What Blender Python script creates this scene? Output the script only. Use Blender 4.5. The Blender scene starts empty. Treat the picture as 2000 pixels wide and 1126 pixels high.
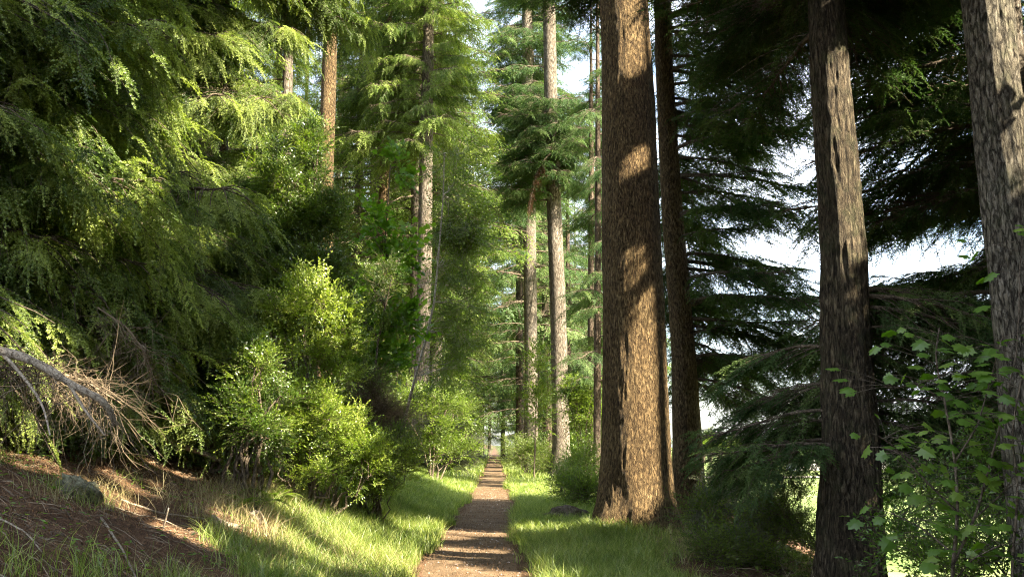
import bpy, math
import numpy as np
from mathutils import Vector

rad = math.radians
sc = bpy.context.scene
COL = sc.collection

# ------------------------------------------------------------------ camera, sky, sun, exposure
PITCH = rad(8.685)
FPX = 2010.0
CAM = np.array([0.0, 0.0, 1.6])
cam_d = bpy.data.cameras.new("camera")
cam_d.sensor_width = 36.0
cam_d.lens = 36.0 * FPX / 2000.0
cam_d.clip_start = 0.1
cam_d.clip_end = 6000
cam = bpy.data.objects.new("camera", cam_d)
COL.objects.link(cam)
cam.location = CAM
cam.rotation_euler = (rad(90) + PITCH, 0, 0)
sc.camera = cam

SUN_AZ, SUN_EL = rad(121), rad(36)          # azimuth clockwise from the view direction
SUN = np.array([math.cos(SUN_EL) * math.sin(SUN_AZ), math.cos(SUN_EL) * math.cos(SUN_AZ), math.sin(SUN_EL)])
w = bpy.data.worlds.new("World")
sc.world = w
w.use_nodes = True
nt = w.node_tree
nt.nodes.clear()
sky = nt.nodes.new("ShaderNodeTexSky")
sky.sky_type = 'NISHITA'
sky.sun_disc = False
sky.sun_elevation = SUN_EL
sky.sun_rotation = SUN_AZ
sky.dust_density = 1.6
tc = nt.nodes.new("ShaderNodeTexCoord")
mp = nt.nodes.new("ShaderNodeMapping")
mp.inputs['Scale'].default_value = (1, 1, 3)
ns = nt.nodes.new("ShaderNodeTexNoise")
ns.inputs['Scale'].default_value = 2.2
ns.inputs['Detail'].default_value = 8
ns.inputs['Roughness'].default_value = 0.6
rp = nt.nodes.new("ShaderNodeValToRGB")
rp.color_ramp.elements[0].position = 0.42
rp.color_ramp.elements[1].position = 0.66
mx = nt.nodes.new("ShaderNodeMix")
mx.data_type = 'RGBA'
mx.inputs[7].default_value = (7.6, 8.0, 8.8, 1)
bg = nt.nodes.new("ShaderNodeBackground")
bg.inputs['Strength'].default_value = 0.085
ow = nt.nodes.new("ShaderNodeOutputWorld")
L = nt.links.new
L(tc.outputs['Generated'], mp.inputs[0]); L(mp.outputs[0], ns.inputs['Vector']); L(ns.outputs['Fac'], rp.inputs[0])
L(rp.outputs[0], mx.inputs[0]); L(sky.outputs[0], mx.inputs[6]); L(mx.outputs[2], bg.inputs[0]); L(bg.outputs[0], ow.inputs[0])

sun_d = bpy.data.lights.new("sun", 'SUN')
sun_d.energy = 5.0
sun_d.angle = rad(0.5)
sun_d.color = (1.0, 0.89, 0.68)
sun = bpy.data.objects.new("sun", sun_d)
COL.objects.link(sun)
sun.rotation_euler = Vector(SUN).to_track_quat('Z', 'Y').to_euler()

sc.view_settings.view_transform = 'Standard'
sc.view_settings.look = 'None'
sc.view_settings.exposure = 2.65
sc.view_settings.gamma = 1.0
sc.cycles.max_bounces = 8
sc.cycles.diffuse_bounces = 4
sc.cycles.glossy_bounces = 2
sc.cycles.transmission_bounces = 4
sc.cycles.caustics_reflective = False
sc.cycles.caustics_refractive = False
sc.cycles.filter_width = 1.1
sc.cycles.use_adaptive_sampling = True
sc.cycles.adaptive_threshold = 0.012
sc.cycles.use_denoising = True
sc.cycles.denoising_prefilter = 'NONE'
sc.cycles.denoising_input_passes = 'RGB_ALBEDO_NORMAL'

# ------------------------------------------------------------------ small helpers
ct, st = math.cos(PITCH), math.sin(PITCH)


def at(u, v, Y):
    """world point seen at pixel (u, v) of the 2000 px wide photograph, at distance Y down the path"""
    cx, cy = (u - 1000) / FPX, (563 - v) / FPX
    dy, dz = ct - cy * st, st + cy * ct
    t = Y / dy
    return np.array([cx * t, Y, 1.6 + dz * t])


def smooth(a, b, x):
    t = np.clip((np.asarray(x, float) - a) / (b - a), 0, 1)
    return t * t * (3 - 2 * t)


def _hash(ix, iy, s):
    h = (ix.astype(np.int64) * 374761393 + iy.astype(np.int64) * 668265263 + s * 1442695041) & 0xffffffff
    h = ((h ^ (h >> 13)) * 1274126177) & 0xffffffff
    return ((h ^ (h >> 16)) & 0xffff) / 65535.0


def vnoise(x, y, s=0):
    x = np.asarray(x, float); y = np.asarray(y, float)
    ix, iy = np.floor(x), np.floor(y)
    fx, fy = x - ix, y - iy
    fx = fx * fx * (3 - 2 * fx); fy = fy * fy * (3 - 2 * fy)
    a, b = _hash(ix, iy, s), _hash(ix + 1, iy, s)
    c, d = _hash(ix, iy + 1, s), _hash(ix + 1, iy + 1, s)
    return (a + (b - a) * fx) * (1 - fy) + (c + (d - c) * fx) * fy - 0.5


def fbm(x, y, s=0, o=4):
    r, a, f = 0, 1, 1
    for k in range(o):
        r = r + a * vnoise(x * f, y * f, s + k); a *= 0.5; f *= 2.03
    return r


def path_x(y):
    y = np.asarray(y, float)
    return -0.36 - 0.0112 * y - 0.0000 * y + 0.06 * np.sin(y * 0.25 + 0.6) * smooth(8, 22, y) - 0.006 * np.clip(y - 60, 0, None)


def path_hw(y):
    y = np.asarray(y, float)
    return 0.75 + 0.06 * np.sin(y * 0.5) + 0.05 * np.sin(y * 1.3 + 1) - .1 * smooth(38, 55, y)


def height(x, y):
    x = np.asarray(x, float); y = np.asarray(y, float)
    d = path_x(y) - x                        # distance left of the path centre
    z = np.interp(d, [0.8, 1.3, 2.2, 3.2, 4.6, 7.4, 12, 40], [0, 0.06, 0.42, 0.90, 1.38, 2.05, 2.7, 3.4])
    far = smooth(30, 50, y)
    z = z * (1 - 0.45 * far)
    e = 2.9 + 0.11 * np.clip(y - 9, -4, 60)
    r = x - e
    z = z + np.interp(r, [-1.6, 0, 2, 6, 11, 14], [0, -0.12, -0.85, -2.9, -4.7, -5.0])
    m = np.exp(-((x - 2.0) ** 2) / 1.6 - ((y - 18.6) ** 2) / 4.0) * 0.16     # mound of roots round the big trunk
    amp = smooth(0.6, 2.0, np.abs(x - path_x(y))) * (1 - smooth(7, 14, r))
    z = z + m + amp * (0.16 * fbm(x * 0.8, y * 0.8, 3) + 0.05 * fbm(x * 4, y * 4, 9)) + 0.02 * fbm(x * 3, y * 3, 5) * (1 - smooth(7, 14, r))
    big = smooth(300, 1500, np.hypot(x, y))
    return z + big * 3.0 * (0.5 + fbm(x / 300, y / 300, 31))


def gz(x, y):
    return float(height(x, y))


def norm(a):
    a = np.asarray(a, float)
    return a / np.maximum(np.linalg.norm(a, axis=-1, keepdims=True), 1e-9)


class Geo:
    """triangles with a material slot, a random number and a smooth flag per face"""
    def __init__(s):
        s.V, s.F, s.M, s.R, s.n = [], [], [], [], 0

    def add(s, V, F, mat=0, rnd=0.5):
        V = np.asarray(V, float).reshape(-1, 3); F = np.asarray(F, int).reshape(-1, 3)
        s.V.append(V); s.F.append(F + s.n); s.n += len(V)
        s.M.append(np.broadcast_to(np.asarray(mat), (len(F),)).astype(int))
        s.R.append(np.broadcast_to(np.asarray(rnd, float), (len(F),)))

    def arrays(s):
        return np.concatenate(s.V), np.concatenate(s.F), np.concatenate(s.M), np.concatenate(s.R)

    def place(s, T, X, D, U, S, rnd=None, rng=None):
        """copies of template T (V,F,M,R) at points X, its x axis along D, its z axis near U, scaled S"""
        V, F, M, R = T
        D = norm(D); U = np.asarray(U, float)
        Yv = norm(np.cross(U, D)); Zv = np.cross(D, Yv)
        S = np.broadcast_to(np.asarray(S, float), (len(X),))
        A = np.stack([D, Yv, Zv], axis=1) * S[:, None, None]
        W = np.einsum('nk,mkj->mnj', V, A) + np.asarray(X)[:, None, :]
        k, n = len(X), len(V)
        FF = (F[None] + (np.arange(k) * n)[:, None, None]).reshape(-1, 3)
        if rnd is None:
            RR = np.tile(R, k)
        else:
            RR = np.clip(0.55 * np.repeat(rnd, len(F)) + 0.45 * np.tile(R, k), 0, 1)
        s.add(W.reshape(-1, 3), FF, np.tile(M, k), RR)

    def tube(s, P, Rr, seg=6, mat=0, rnd=0.5, cap=False):
        P = np.asarray(P, float); n = len(P)
        Rr = np.broadcast_to(np.asarray(Rr, float), (n,))
        T = norm(np.gradient(P, axis=0))
        ref = np.array([0, 0, 1.0]) if abs(T[0][2]) < 0.8 else np.array([0, 1.0, 0])
        A = norm(np.cross(T, ref)); B = np.cross(T, A)
        a = np.arange(seg) * 2 * math.pi / seg
        V = P[:, None] + (A[:, None] * np.cos(a)[None, :, None] + B[:, None] * np.sin(a)[None, :, None]) * Rr[:, None, None]
        i, j = np.meshgrid(np.arange(n - 1), np.arange(seg), indexing='ij')
        j2 = (j + 1) % seg
        q = np.stack([i * seg + j, i * seg + j2, (i + 1) * seg + j2, (i + 1) * seg + j], -1).reshape(-1, 4)
        F = np.concatenate([q[:, [0, 1, 2]], q[:, [0, 2, 3]]])
        if cap:
            V2 = V.reshape(-1, 3)
            F = np.concatenate([F, [[0, k + 1, k] for k in range(1, seg - 1)],
                                [[(n - 1) * seg, (n - 1) * seg + k, (n - 1) * seg + k + 1] for k in range(1, seg - 1)]])
        s.add(V.reshape(-1, 3), F, mat, rnd)

    def mesh(s, name, mats, smooth_mats=()):
        V, F, M, R = s.arrays()
        me = bpy.data.meshes.new(name)
        me.vertices.add(len(V)); me.vertices.foreach_set("co", V.astype(np.float32).ravel())
        me.loops.add(len(F) * 3); me.loops.foreach_set("vertex_index", F.astype(np.int32).ravel())
        me.polygons.add(len(F))
        me.polygons.foreach_set("loop_start", (np.arange(len(F)) * 3).astype(np.int32))
        me.polygons.foreach_set("material_index", M.astype(np.int32))
        me.polygons.foreach_set("use_smooth", np.isin(M, list(smooth_mats)))
        at_ = me.attributes.new("rnd", 'FLOAT', 'FACE'); at_.data.foreach_set("value", R.astype(np.float32))
        for m in mats:
            me.materials.append(m)
        me.update()
        return me


def link(name, data, parent=None, loc=(0, 0, 0), rot=(0, 0, 0), scale=1):
    o = bpy.data.objects.new(name, data)
    COL.objects.link(o)
    o.parent = parent
    o.location = loc; o.rotation_euler = rot
    o.scale = (scale,) * 3 if np.isscalar(scale) else scale
    return o


def tag(o, label=None, cat=None, group=None, kind=None):
    for k, v in (('label', label), ('category', cat), ('group', group), ('kind', kind)):
        if v: o[k] = v
    return o


def rng_(k): return np.random.default_rng(k)


# ------------------------------------------------------------------ materials
def newmat(name):
    m = bpy.data.materials.new(name); m.use_nodes = True
    m.node_tree.nodes.clear()
    return m, m.node_tree


def N(nt, t, **kw):
    n = nt.nodes.new(t)
    for k, v in kw.items():
        if k in n.inputs: n.inputs[k].default_value = v
        else: setattr(n, k, v)
    return n


def ramp(nt, fac, stops):
    r = N(nt, "ShaderNodeValToRGB")
    e = r.color_ramp.elements
    e[0].position, e[0].color = stops[0][0], (*stops[0][1], 1)
    e[1].position, e[1].color = stops[-1][0], (*stops[-1][1], 1)
    for p, c in stops[1:-1]:
        x = e.new(p); x.color = (*c, 1)
    nt.links.new(fac, r.inputs[0])
    return r.outputs[0]


def leafmat(name, stops, trans=(0.1, 0.2, 0.02), tf=0.35, gloss=0.12, rough=0.5, nscale=1.2, objvar=0.0):
    """two-sided leaf: diffuse + light passing through + a little gloss; colour varies leaf by leaf and clump by clump"""
    m, nt = newmat(name); L = nt.links.new
    at_ = N(nt, "ShaderNodeAttribute", attribute_name="rnd")
    geo = N(nt, "ShaderNodeNewGeometry")
    no = N(nt, "ShaderNodeTexNoise", Scale=nscale, Detail=2.0)
    L(geo.outputs['Position'], no.inputs['Vector'])
    a = N(nt, "ShaderNodeMath", operation='MULTIPLY_ADD'); L(no.outputs['Fac'], a.inputs[0]); a.inputs[1].default_value = 0.9; 
    b = N(nt, "ShaderNodeMath", operation='MULTIPLY_ADD'); L(at_.outputs['Fac'], b.inputs[0]); b.inputs[1].default_value = 0.7; b.inputs[2].default_value = -0.3
    L(b.outputs[0], a.inputs[2])
    out = a.outputs[0]
    if objvar:
        oi = N(nt, "ShaderNodeObjectInfo")
        c = N(nt, "ShaderNodeMath", operation='MULTIPLY_ADD'); L(oi.outputs['Random'], c.inputs[0]); c.inputs[1].default_value = objvar; L(out, c.inputs[2])
        d = N(nt, "ShaderNodeMath", operation='SUBTRACT'); L(c.outputs[0], d.inputs[0]); d.inputs[1].default_value = objvar * 0.5
        out = d.outputs[0]
    col = ramp(nt, out, stops)
    df = N(nt, "ShaderNodeBsdfDiffuse"); L(col, df.inputs[0])
    tr = N(nt, "ShaderNodeBsdfTranslucent")
    mu = N(nt, "ShaderNodeMix", data_type='RGBA', blend_type='MULTIPLY'); mu.inputs[0].default_value = 1.0
    L(col, mu.inputs[6]); mu.inputs[7].default_value = (*trans, 1); L(mu.outputs[2], tr.inputs[0])
    ms = N(nt, "ShaderNodeMixShader"); ms.inputs[0].default_value = tf
    L(df.outputs[0], ms.inputs[1]); L(tr.outputs[0], ms.inputs[2])
    gl = N(nt, "ShaderNodeBsdfGlossy", Roughness=rough); gl.inputs[0].default_value = (1, 1, 1, 1)
    m2 = N(nt, "ShaderNodeMixShader"); m2.inputs[0].default_value = gloss * 0.07
    L(ms.outputs[0], m2.inputs[1]); L(gl.outputs[0], m2.inputs[2])
    o = N(nt, "ShaderNodeOutputMaterial"); L(m2.outputs[0], o.inputs[0])
    return m


def barkmat(name, stops, su=9.0, sz=1.6, bump=0.03, crack=(0.02, 0.015, 0.01), moss=0.0, coord='Object', crackw=0.12, cs=0.8, warp=0.7):
    """furrowed bark: stretched, warped cells broken up by noise, with finer flaking inside"""
    m, nt = newmat(name); L = nt.links.new
    tcn = N(nt, "ShaderNodeTexCoord")
    mp = N(nt, "ShaderNodeMapping"); mp.inputs['Scale'].default_value = (su, su, sz)
    L(tcn.outputs[coord], mp.inputs[0])
    wv = N(nt, "ShaderNodeTexNoise", Scale=1.1, Detail=4.0, Roughness=0.6)
    L(mp.outputs[0], wv.inputs['Vector'])
    ad = N(nt, "ShaderNodeVectorMath", operation='MULTIPLY_ADD'); L(wv.outputs['Color'], ad.inputs[0]); ad.inputs[1].default_value = (warp * 2,) * 3
    L(mp.outputs[0], ad.inputs[2])
    vo = N(nt, "ShaderNodeTexVoronoi", feature='DISTANCE_TO_EDGE', Scale=1.2)
    L(ad.outputs[0], vo.inputs['Vector'])
    vm = N(nt, "ShaderNodeMapRange", interpolation_type='SMOOTHSTEP'); L(vo.outputs['Distance'], vm.inputs[0]); vm.inputs[1].default_value = 0.0; vm.inputs[2].default_value = crackw
    no = N(nt, "ShaderNodeTexNoise", Scale=2.2, Detail=8.0, Roughness=0.72)
    L(ad.outputs[0], no.inputs['Vector'])
    nb = N(nt, "ShaderNodeTexNoise", Scale=1.3, Detail=4.0)
    L(tcn.outputs[coord], nb.inputs['Vector'])
    brk = N(nt, "ShaderNodeMapRange"); L(no.outputs['Fac'], brk.inputs[0]); brk.inputs[1].default_value = 0.62; brk.inputs[2].default_value = 0.38
    inv = N(nt, "ShaderNodeMath", operation='SUBTRACT'); inv.inputs[0].default_value = 1.0; L(vm.outputs[0], inv.inputs[1])
    cr = N(nt, "ShaderNodeMath", operation='MULTIPLY'); L(inv.outputs[0], cr.inputs[0]); L(brk.outputs[0], cr.inputs[1])
    crs = N(nt, "ShaderNodeMath", operation='MULTIPLY'); L(cr.outputs[0], crs.inputs[0]); crs.inputs[1].default_value = cs
    mixf = N(nt, "ShaderNodeMath", operation='MULTIPLY_ADD'); L(nb.outputs['Fac'], mixf.inputs[0]); mixf.inputs[1].default_value = 0.5
    s2 = N(nt, "ShaderNodeMath", operation='MULTIPLY_ADD'); L(no.outputs['Fac'], s2.inputs[0]); s2.inputs[1].default_value = 1.5; s2.inputs[2].default_value = -0.5
    L(s2.outputs[0], mixf.inputs[2])
    col = ramp(nt, mixf.outputs[0], stops)
    cm = N(nt, "ShaderNodeMix", data_type='RGBA')
    L(crs.outputs[0], cm.inputs[0]); cm.inputs[7].default_value = (*crack, 1); L(col, cm.inputs[6])
    out = cm.outputs[2]
    if moss:
        mn = N(nt, "ShaderNodeTexNoise", Scale=3.5, Detail=6.0, Roughness=0.7); L(tcn.outputs[coord], mn.inputs['Vector'])
        mr = N(nt, "ShaderNodeMapRange"); L(mn.outputs['Fac'], mr.inputs[0]); mr.inputs[1].default_value = 0.5; mr.inputs[2].default_value = 0.72; mr.inputs[4].default_value = moss
        mm = N(nt, "ShaderNodeMix", data_type='RGBA'); L(mr.outputs[0], mm.inputs[0]); L(out, mm.inputs[6]); mm.inputs[7].default_value = (0.10, 0.12, 0.05, 1)
        out = mm.outputs[2]
    h = N(nt, "ShaderNodeMath", operation='MULTIPLY_ADD'); L(cr.outputs[0], h.inputs[0]); h.inputs[1].default_value = -1.0
    L(no.outputs['Fac'], h.inputs[2])
    bp = N(nt, "ShaderNodeBump", Strength=1.0, Distance=bump); L(h.outputs[0], bp.inputs['Height'])
    pb = N(nt, "ShaderNodeBsdfPrincipled", Roughness=0.85); pb.inputs['Specular IOR Level'].default_value = 0.25
    L(out, pb.inputs['Base Color']); L(bp.outputs[0], pb.inputs['Normal'])
    o = N(nt, "ShaderNodeOutputMaterial"); L(pb.outputs[0], o.inputs[0])
    return m


M = {}
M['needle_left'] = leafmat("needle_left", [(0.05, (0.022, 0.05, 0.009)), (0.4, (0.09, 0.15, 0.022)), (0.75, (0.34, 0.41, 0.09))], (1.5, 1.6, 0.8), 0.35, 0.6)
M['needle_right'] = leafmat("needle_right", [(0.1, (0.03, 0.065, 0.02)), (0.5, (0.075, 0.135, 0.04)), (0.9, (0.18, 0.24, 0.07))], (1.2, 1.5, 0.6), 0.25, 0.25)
M['needle_mid'] = leafmat("needle_mid", [(0.1, (0.028, 0.058, 0.012)), (0.45, (0.10, 0.16, 0.03)), (0.85, (0.29, 0.36, 0.09))], (1.5, 1.6, 0.7), 0.35, 0.2, nscale=0.6, objvar=0.3)
M['needle_dead'] = leafmat("needle_dead", [(0.2, (0.07, 0.035, 0.02)), (0.8, (0.15, 0.08, 0.045))], (1.2, 0.9, 0.6), 0.3, 0.1)
M['holly'] = leafmat("holly", [(0.1, (0.03, 0.06, 0.010)), (0.5, (0.08, 0.14, 0.018)), (0.85, (0.24, 0.31, 0.045))], (1.7, 1.9, 0.5), 0.35, 0.9, rough=0.35)
M['newleaf'] = leafmat("newleaf", [(0.1, (0.07, 0.12, 0.015)), (0.45, (0.17, 0.25, 0.03)), (0.8, (0.38, 0.45, 0.08))], (1.5, 1.6, 0.5), 0.4, 0.7, rough=0.35)
M['birch_leaf'] = leafmat("birch_leaf", [(0.1, (0.04, 0.075, 0.015)), (0.75, (0.18, 0.24, 0.045))], (1.6, 1.8, 0.6), 0.45, 0.4, rough=0.4)
M['maple'] = leafmat("maple", [(0.1, (0.05, 0.11, 0.015)), (0.5, (0.11, 0.20, 0.028)), (0.85, (0.24, 0.32, 0.06))], (1.6, 1.9, 0.4), 0.5, 0.5, rough=0.4)
M['gorse'] = leafmat("gorse", [(0.1, (0.07, 0.10, 0.06)), (0.8, (0.25, 0.28, 0.18))], (1.2, 1.3, 0.8), 0.25, 0.3)
M['fern'] = leafmat("fern", [(0.2, (0.07, 0.12, 0.02)), (0.8, (0.2, 0.26, 0.05))], (1.6, 1.8, 0.4), 0.45, 0.3)
M['grass'] = leafmat("grass", [(0.1, (0.08, 0.13, 0.022)), (0.45, (0.19, 0.27, 0.05)), (0.85, (0.42, 0.45, 0.16))], (1.5, 1.6, 0.5), 0.4, 0.5, rough=0.4, nscale=0.9)
M['drygrass'] = leafmat("drygrass", [(0.2, (0.20, 0.16, 0.07)), (0.6, (0.36, 0.30, 0.15)), (0.9, (0.5, 0.44, 0.25))], (1.1, 1.0, 0.7), 0.3, 0.3)
M['deadtwig'] = leafmat("deadtwig", [(0.2, (0.075, 0.055, 0.035)), (0.8, (0.25, 0.19, 0.125))], (0.1, 0.1, 0.1), 0.02, 0.2)
M['litter'] = leafmat("litter", [(0.2, (0.05, 0.028, 0.014)), (0.8, (0.26, 0.15, 0.075))], (0.8, 0.7, 0.5), 0.1, 0.2)
M['bark_brown'] = barkmat("bark_brown", [(0.2, (0.085, 0.05, 0.022)), (0.5, (0.215, 0.138, 0.062)), (0.8, (0.42, 0.30, 0.15))], 16, 5.0, 0.07, (0.022, 0.012, 0.006), crackw=0.34, cs=0.9)
M['bark_ridged'] = barkmat("bark_ridged", [(0.2, (0.05, 0.037, 0.022)), (0.5, (0.13, 0.098, 0.060)), (0.8, (0.27, 0.22, 0.15))], 15, 3.2, 0.06, (0.012, 0.008, 0.006), moss=0.5, crackw=0.34, cs=0.95)
M['bark_plated'] = barkmat("bark_plated", [(0.2, (0.07, 0.058, 0.04)), (0.5, (0.17, 0.145, 0.105)), (0.8, (0.38, 0.34, 0.27))], 17, 5.0, 0.04, (0.02, 0.014, 0.01), moss=0.45, crackw=0.22, cs=1.0)
M['bark_far'] = barkmat("bark_far", [(0.2, (0.06, 0.042, 0.028)), (0.5, (0.14, 0.10, 0.07)), (0.8, (0.28, 0.22, 0.16))], 9, 2.0, 0.05, (0.03, 0.02, 0.014), crackw=0.35)
M['bark_grey'] = barkmat("bark_grey", [(0.2, (0.09, 0.07, 0.05)), (0.5, (0.19, 0.155, 0.115)), (0.8, (0.38, 0.33, 0.27))], 11, 2.6, 0.04, (0.035, 0.024, 0.016), crackw=0.3)
M['limb'] = barkmat("limb", [(0.2, (0.06, 0.045, 0.03)), (0.5, (0.13, 0.10, 0.07)), (0.8, (0.26, 0.21, 0.15))], 14, 8, 0.01, (0.05, 0.035, 0.022), crackw=0.1)
M['birch_bark'] = barkmat("birch_bark", [(0.2, (0.16, 0.13, 0.09)), (0.5, (0.36, 0.31, 0.24)), (0.8, (0.6, 0.56, 0.48))], 5, 22, 0.006, (0.05, 0.04, 0.03), crackw=0.10)
M['deadwood'] = barkmat("deadwood", [(0.2, (0.16, 0.12, 0.08)), (0.5, (0.32, 0.26, 0.19)), (0.8, (0.52, 0.46, 0.36))], 22, 22, 0.008, (0.08, 0.055, 0.035), crackw=0.06)


def groundmat():
    m, nt = newmat("forest_floor"); L = nt.links.new
    geo = N(nt, "ShaderNodeNewGeometry")
    a1 = N(nt, "ShaderNodeAttribute", attribute_name="green")
    a2 = N(nt, "ShaderNodeAttribute", attribute_name="field")
    n1 = N(nt, "ShaderNodeTexNoise", Scale=28.0, Detail=9.0, Roughness=0.75); L(geo.outputs['Position'], n1.inputs['Vector'])
    n2 = N(nt, "ShaderNodeTexNoise", Scale=2.2, Detail=5.0); L(geo.outputs['Position'], n2.inputs['Vector'])
    mm = N(nt, "ShaderNodeMath", operation='MULTIPLY_ADD'); L(n2.outputs['Fac'], mm.inputs[0]); mm.inputs[1].default_value = 0.5
    sh = N(nt, "ShaderNodeMath", operation='SUBTRACT'); L(n1.outputs['Fac'], sh.inputs[0]); sh.inputs[1].default_value = 0.25
    L(sh.outputs[0], mm.inputs[2])
    brown = ramp(nt, mm.outputs[0], [(0.25, (0.035, 0.02, 0.012)), (0.5, (0.11, 0.062, 0.035)), (0.72, (0.22, 0.13, 0.075)), (0.85, (0.36, 0.25, 0.15))])
    green = ramp(nt, mm.outputs[0], [(0.25, (0.03, 0.04, 0.01)), (0.55, (0.07, 0.09, 0.022)), (0.85, (0.14, 0.15, 0.05))])
    fn = N(nt, "ShaderNodeTexNoise", Scale=0.08, Detail=4.0); L(geo.outputs['Position'], fn.inputs['Vector'])
    field = ramp(nt, fn.outputs['Fac'], [(0.3, (0.11, 0.17, 0.04)), (0.5, (0.18, 0.24, 0.07)), (0.7, (0.28, 0.30, 0.14))])
    x = N(nt, "ShaderNodeMix", data_type='RGBA'); L(a1.outputs['Fac'], x.inputs[0]); L(brown, x.inputs[6]); L(green, x.inputs[7])
    y = N(nt, "ShaderNodeMix", data_type='RGBA'); L(a2.outputs['Fac'], y.inputs[0]); L(x.outputs[2], y.inputs[6]); L(field, y.inputs[7])
    bp = N(nt, "ShaderNodeBump", Strength=1.0, Distance=0.03); L(n1.outputs['Fac'], bp.inputs['Height'])
    pb = N(nt, "ShaderNodeBsdfPrincipled", Roughness=0.95); pb.inputs['Specular IOR Level'].default_value = 0.15
    L(y.outputs[2], pb.inputs['Base Color']); L(bp.outputs[0], pb.inputs['Normal'])
    o = N(nt, "ShaderNodeOutputMaterial"); L(pb.outputs[0], o.inputs[0])
    return m


def pathmat():
    m, nt = newmat("path_earth"); L = nt.links.new
    geo = N(nt, "ShaderNodeNewGeometry")
    n1 = N(nt, "ShaderNodeTexNoise", Scale=22.0, Detail=10.0, Roughness=0.78); L(geo.outputs['Position'], n1.inputs['Vector'])
    n2 = N(nt, "ShaderNodeTexNoise", Scale=1.6, Detail=4.0); L(geo.outputs['Position'], n2.inputs['Vector'])
    mm = N(nt, "ShaderNodeMath", operation='MULTIPLY_ADD'); L(n2.outputs['Fac'], mm.inputs[0]); mm.inputs[1].default_value = 0.5
    sh = N(nt, "ShaderNodeMath", operation='SUBTRACT'); L(n1.outputs['Fac'], sh.inputs[0]); sh.inputs[1].default_value = 0.25
    L(sh.outputs[0], mm.inputs[2])
    c = ramp(nt, mm.outputs[0], [(0.2, (0.05, 0.031, 0.017)), (0.5, (0.15, 0.10, 0.058)), (0.72, (0.29, 0.205, 0.125)), (0.88, (0.46, 0.36, 0.25))])
    bp = N(nt, "ShaderNodeBump", Strength=1.0, Distance=0.02); L(n1.outputs['Fac'], bp.inputs['Height'])
    pb = N(nt, "ShaderNodeBsdfPrincipled", Roughness=0.95); pb.inputs['Specular IOR Level'].default_value = 0.15
    L(c, pb.inputs['Base Color']); L(bp.outputs[0], pb.inputs['Normal'])
    o = N(nt, "ShaderNodeOutputMaterial"); L(pb.outputs[0], o.inputs[0])
    return m


def plain(name, c1, c2, scale=6, rough=0.8, bump=0.01):
    m, nt = newmat(name); L = nt.links.new
    tcn = N(nt, "ShaderNodeTexCoord")
    n1 = N(nt, "ShaderNodeTexNoise", Scale=scale, Detail=7.0, Roughness=0.7); L(tcn.outputs['Object'], n1.inputs['Vector'])
    c = ramp(nt, n1.outputs['Fac'], [(0.35, c1), (0.65, c2)])
    bp = N(nt, "ShaderNodeBump", Strength=1.0, Distance=bump); L(n1.outputs['Fac'], bp.inputs['Height'])
    pb = N(nt, "ShaderNodeBsdfPrincipled", Roughness=rough)
    L(c, pb.inputs['Base Color']); L(bp.outputs[0], pb.inputs['Normal'])
    o = N(nt, "ShaderNodeOutputMaterial"); L(pb.outputs[0], o.inputs[0])
    return m


M['ground'] = groundmat()
M['path'] = pathmat()
M['stone'] = plain("stone", (0.22, 0.21, 0.18), (0.5, 0.48, 0.43), 9)
M['lichen'] = plain("lichen", (0.06, 0.055, 0.03), (0.34, 0.34, 0.22), 22, 0.95, 0.05)
M['road'] = plain("road", (0.42, 0.34, 0.30), (0.5, 0.42, 0.38), 0.2)
M['render'] = plain("wall_render", (0.62, 0.60, 0.56), (0.72, 0.70, 0.66), 0.5)
M['roof'] = plain("roof_tile", (0.16, 0.09, 0.07), (0.24, 0.14, 0.11), 1.0)
M['glass'] = plain("dark_glass", (0.02, 0.025, 0.03), (0.03, 0.035, 0.04), 1.0, 0.1)

# ------------------------------------------------------------------ ground and path
def graded(lo, hi, step, far, g=1.25):
    a = list(np.arange(lo, hi, step)) + [hi]
    s = step
    while a[-1] < far[1]:
        s *= g; a.append(a[-1] + s)
    s = step; b = [lo]
    while b[-1] > far[0]:
        s *= g; b.append(b[-1] - s)
    return np.array(b[::-1][:-1] + a)


def grid_geo(X, Y, Z):
    n, m_ = X.shape
    i, j = np.meshgrid(np.arange(n - 1), np.arange(m_ - 1), indexing='ij')
    a = i * m_ + j
    q = np.stack([a, a + 1, a + m_ + 1, a + m_], -1).reshape(-1, 4)
    V = np.stack([X, Y, Z], -1).reshape(-1, 3)
    return V, np.concatenate([q[:, [0, 2, 1]], q[:, [0, 3, 2]]])


def green_mask(x, y):
    d = path_x(y) - x
    n = fbm(x * 1.3, y * 1.3, 17) * 0.9
    th = np.clip(1.5 + .13 * (y - 8.5), 1.15, 2.9)
    left = smooth(0.7, 0.95, d) * (1 - smooth(th, th + .8, d + n))
    right = smooth(0.7, 0.95, -d) * (1 - smooth(2.0, 3.2, -d + n - 0.05 * (y - 14)))
    return np.clip(left + right, 0, 1)


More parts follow.
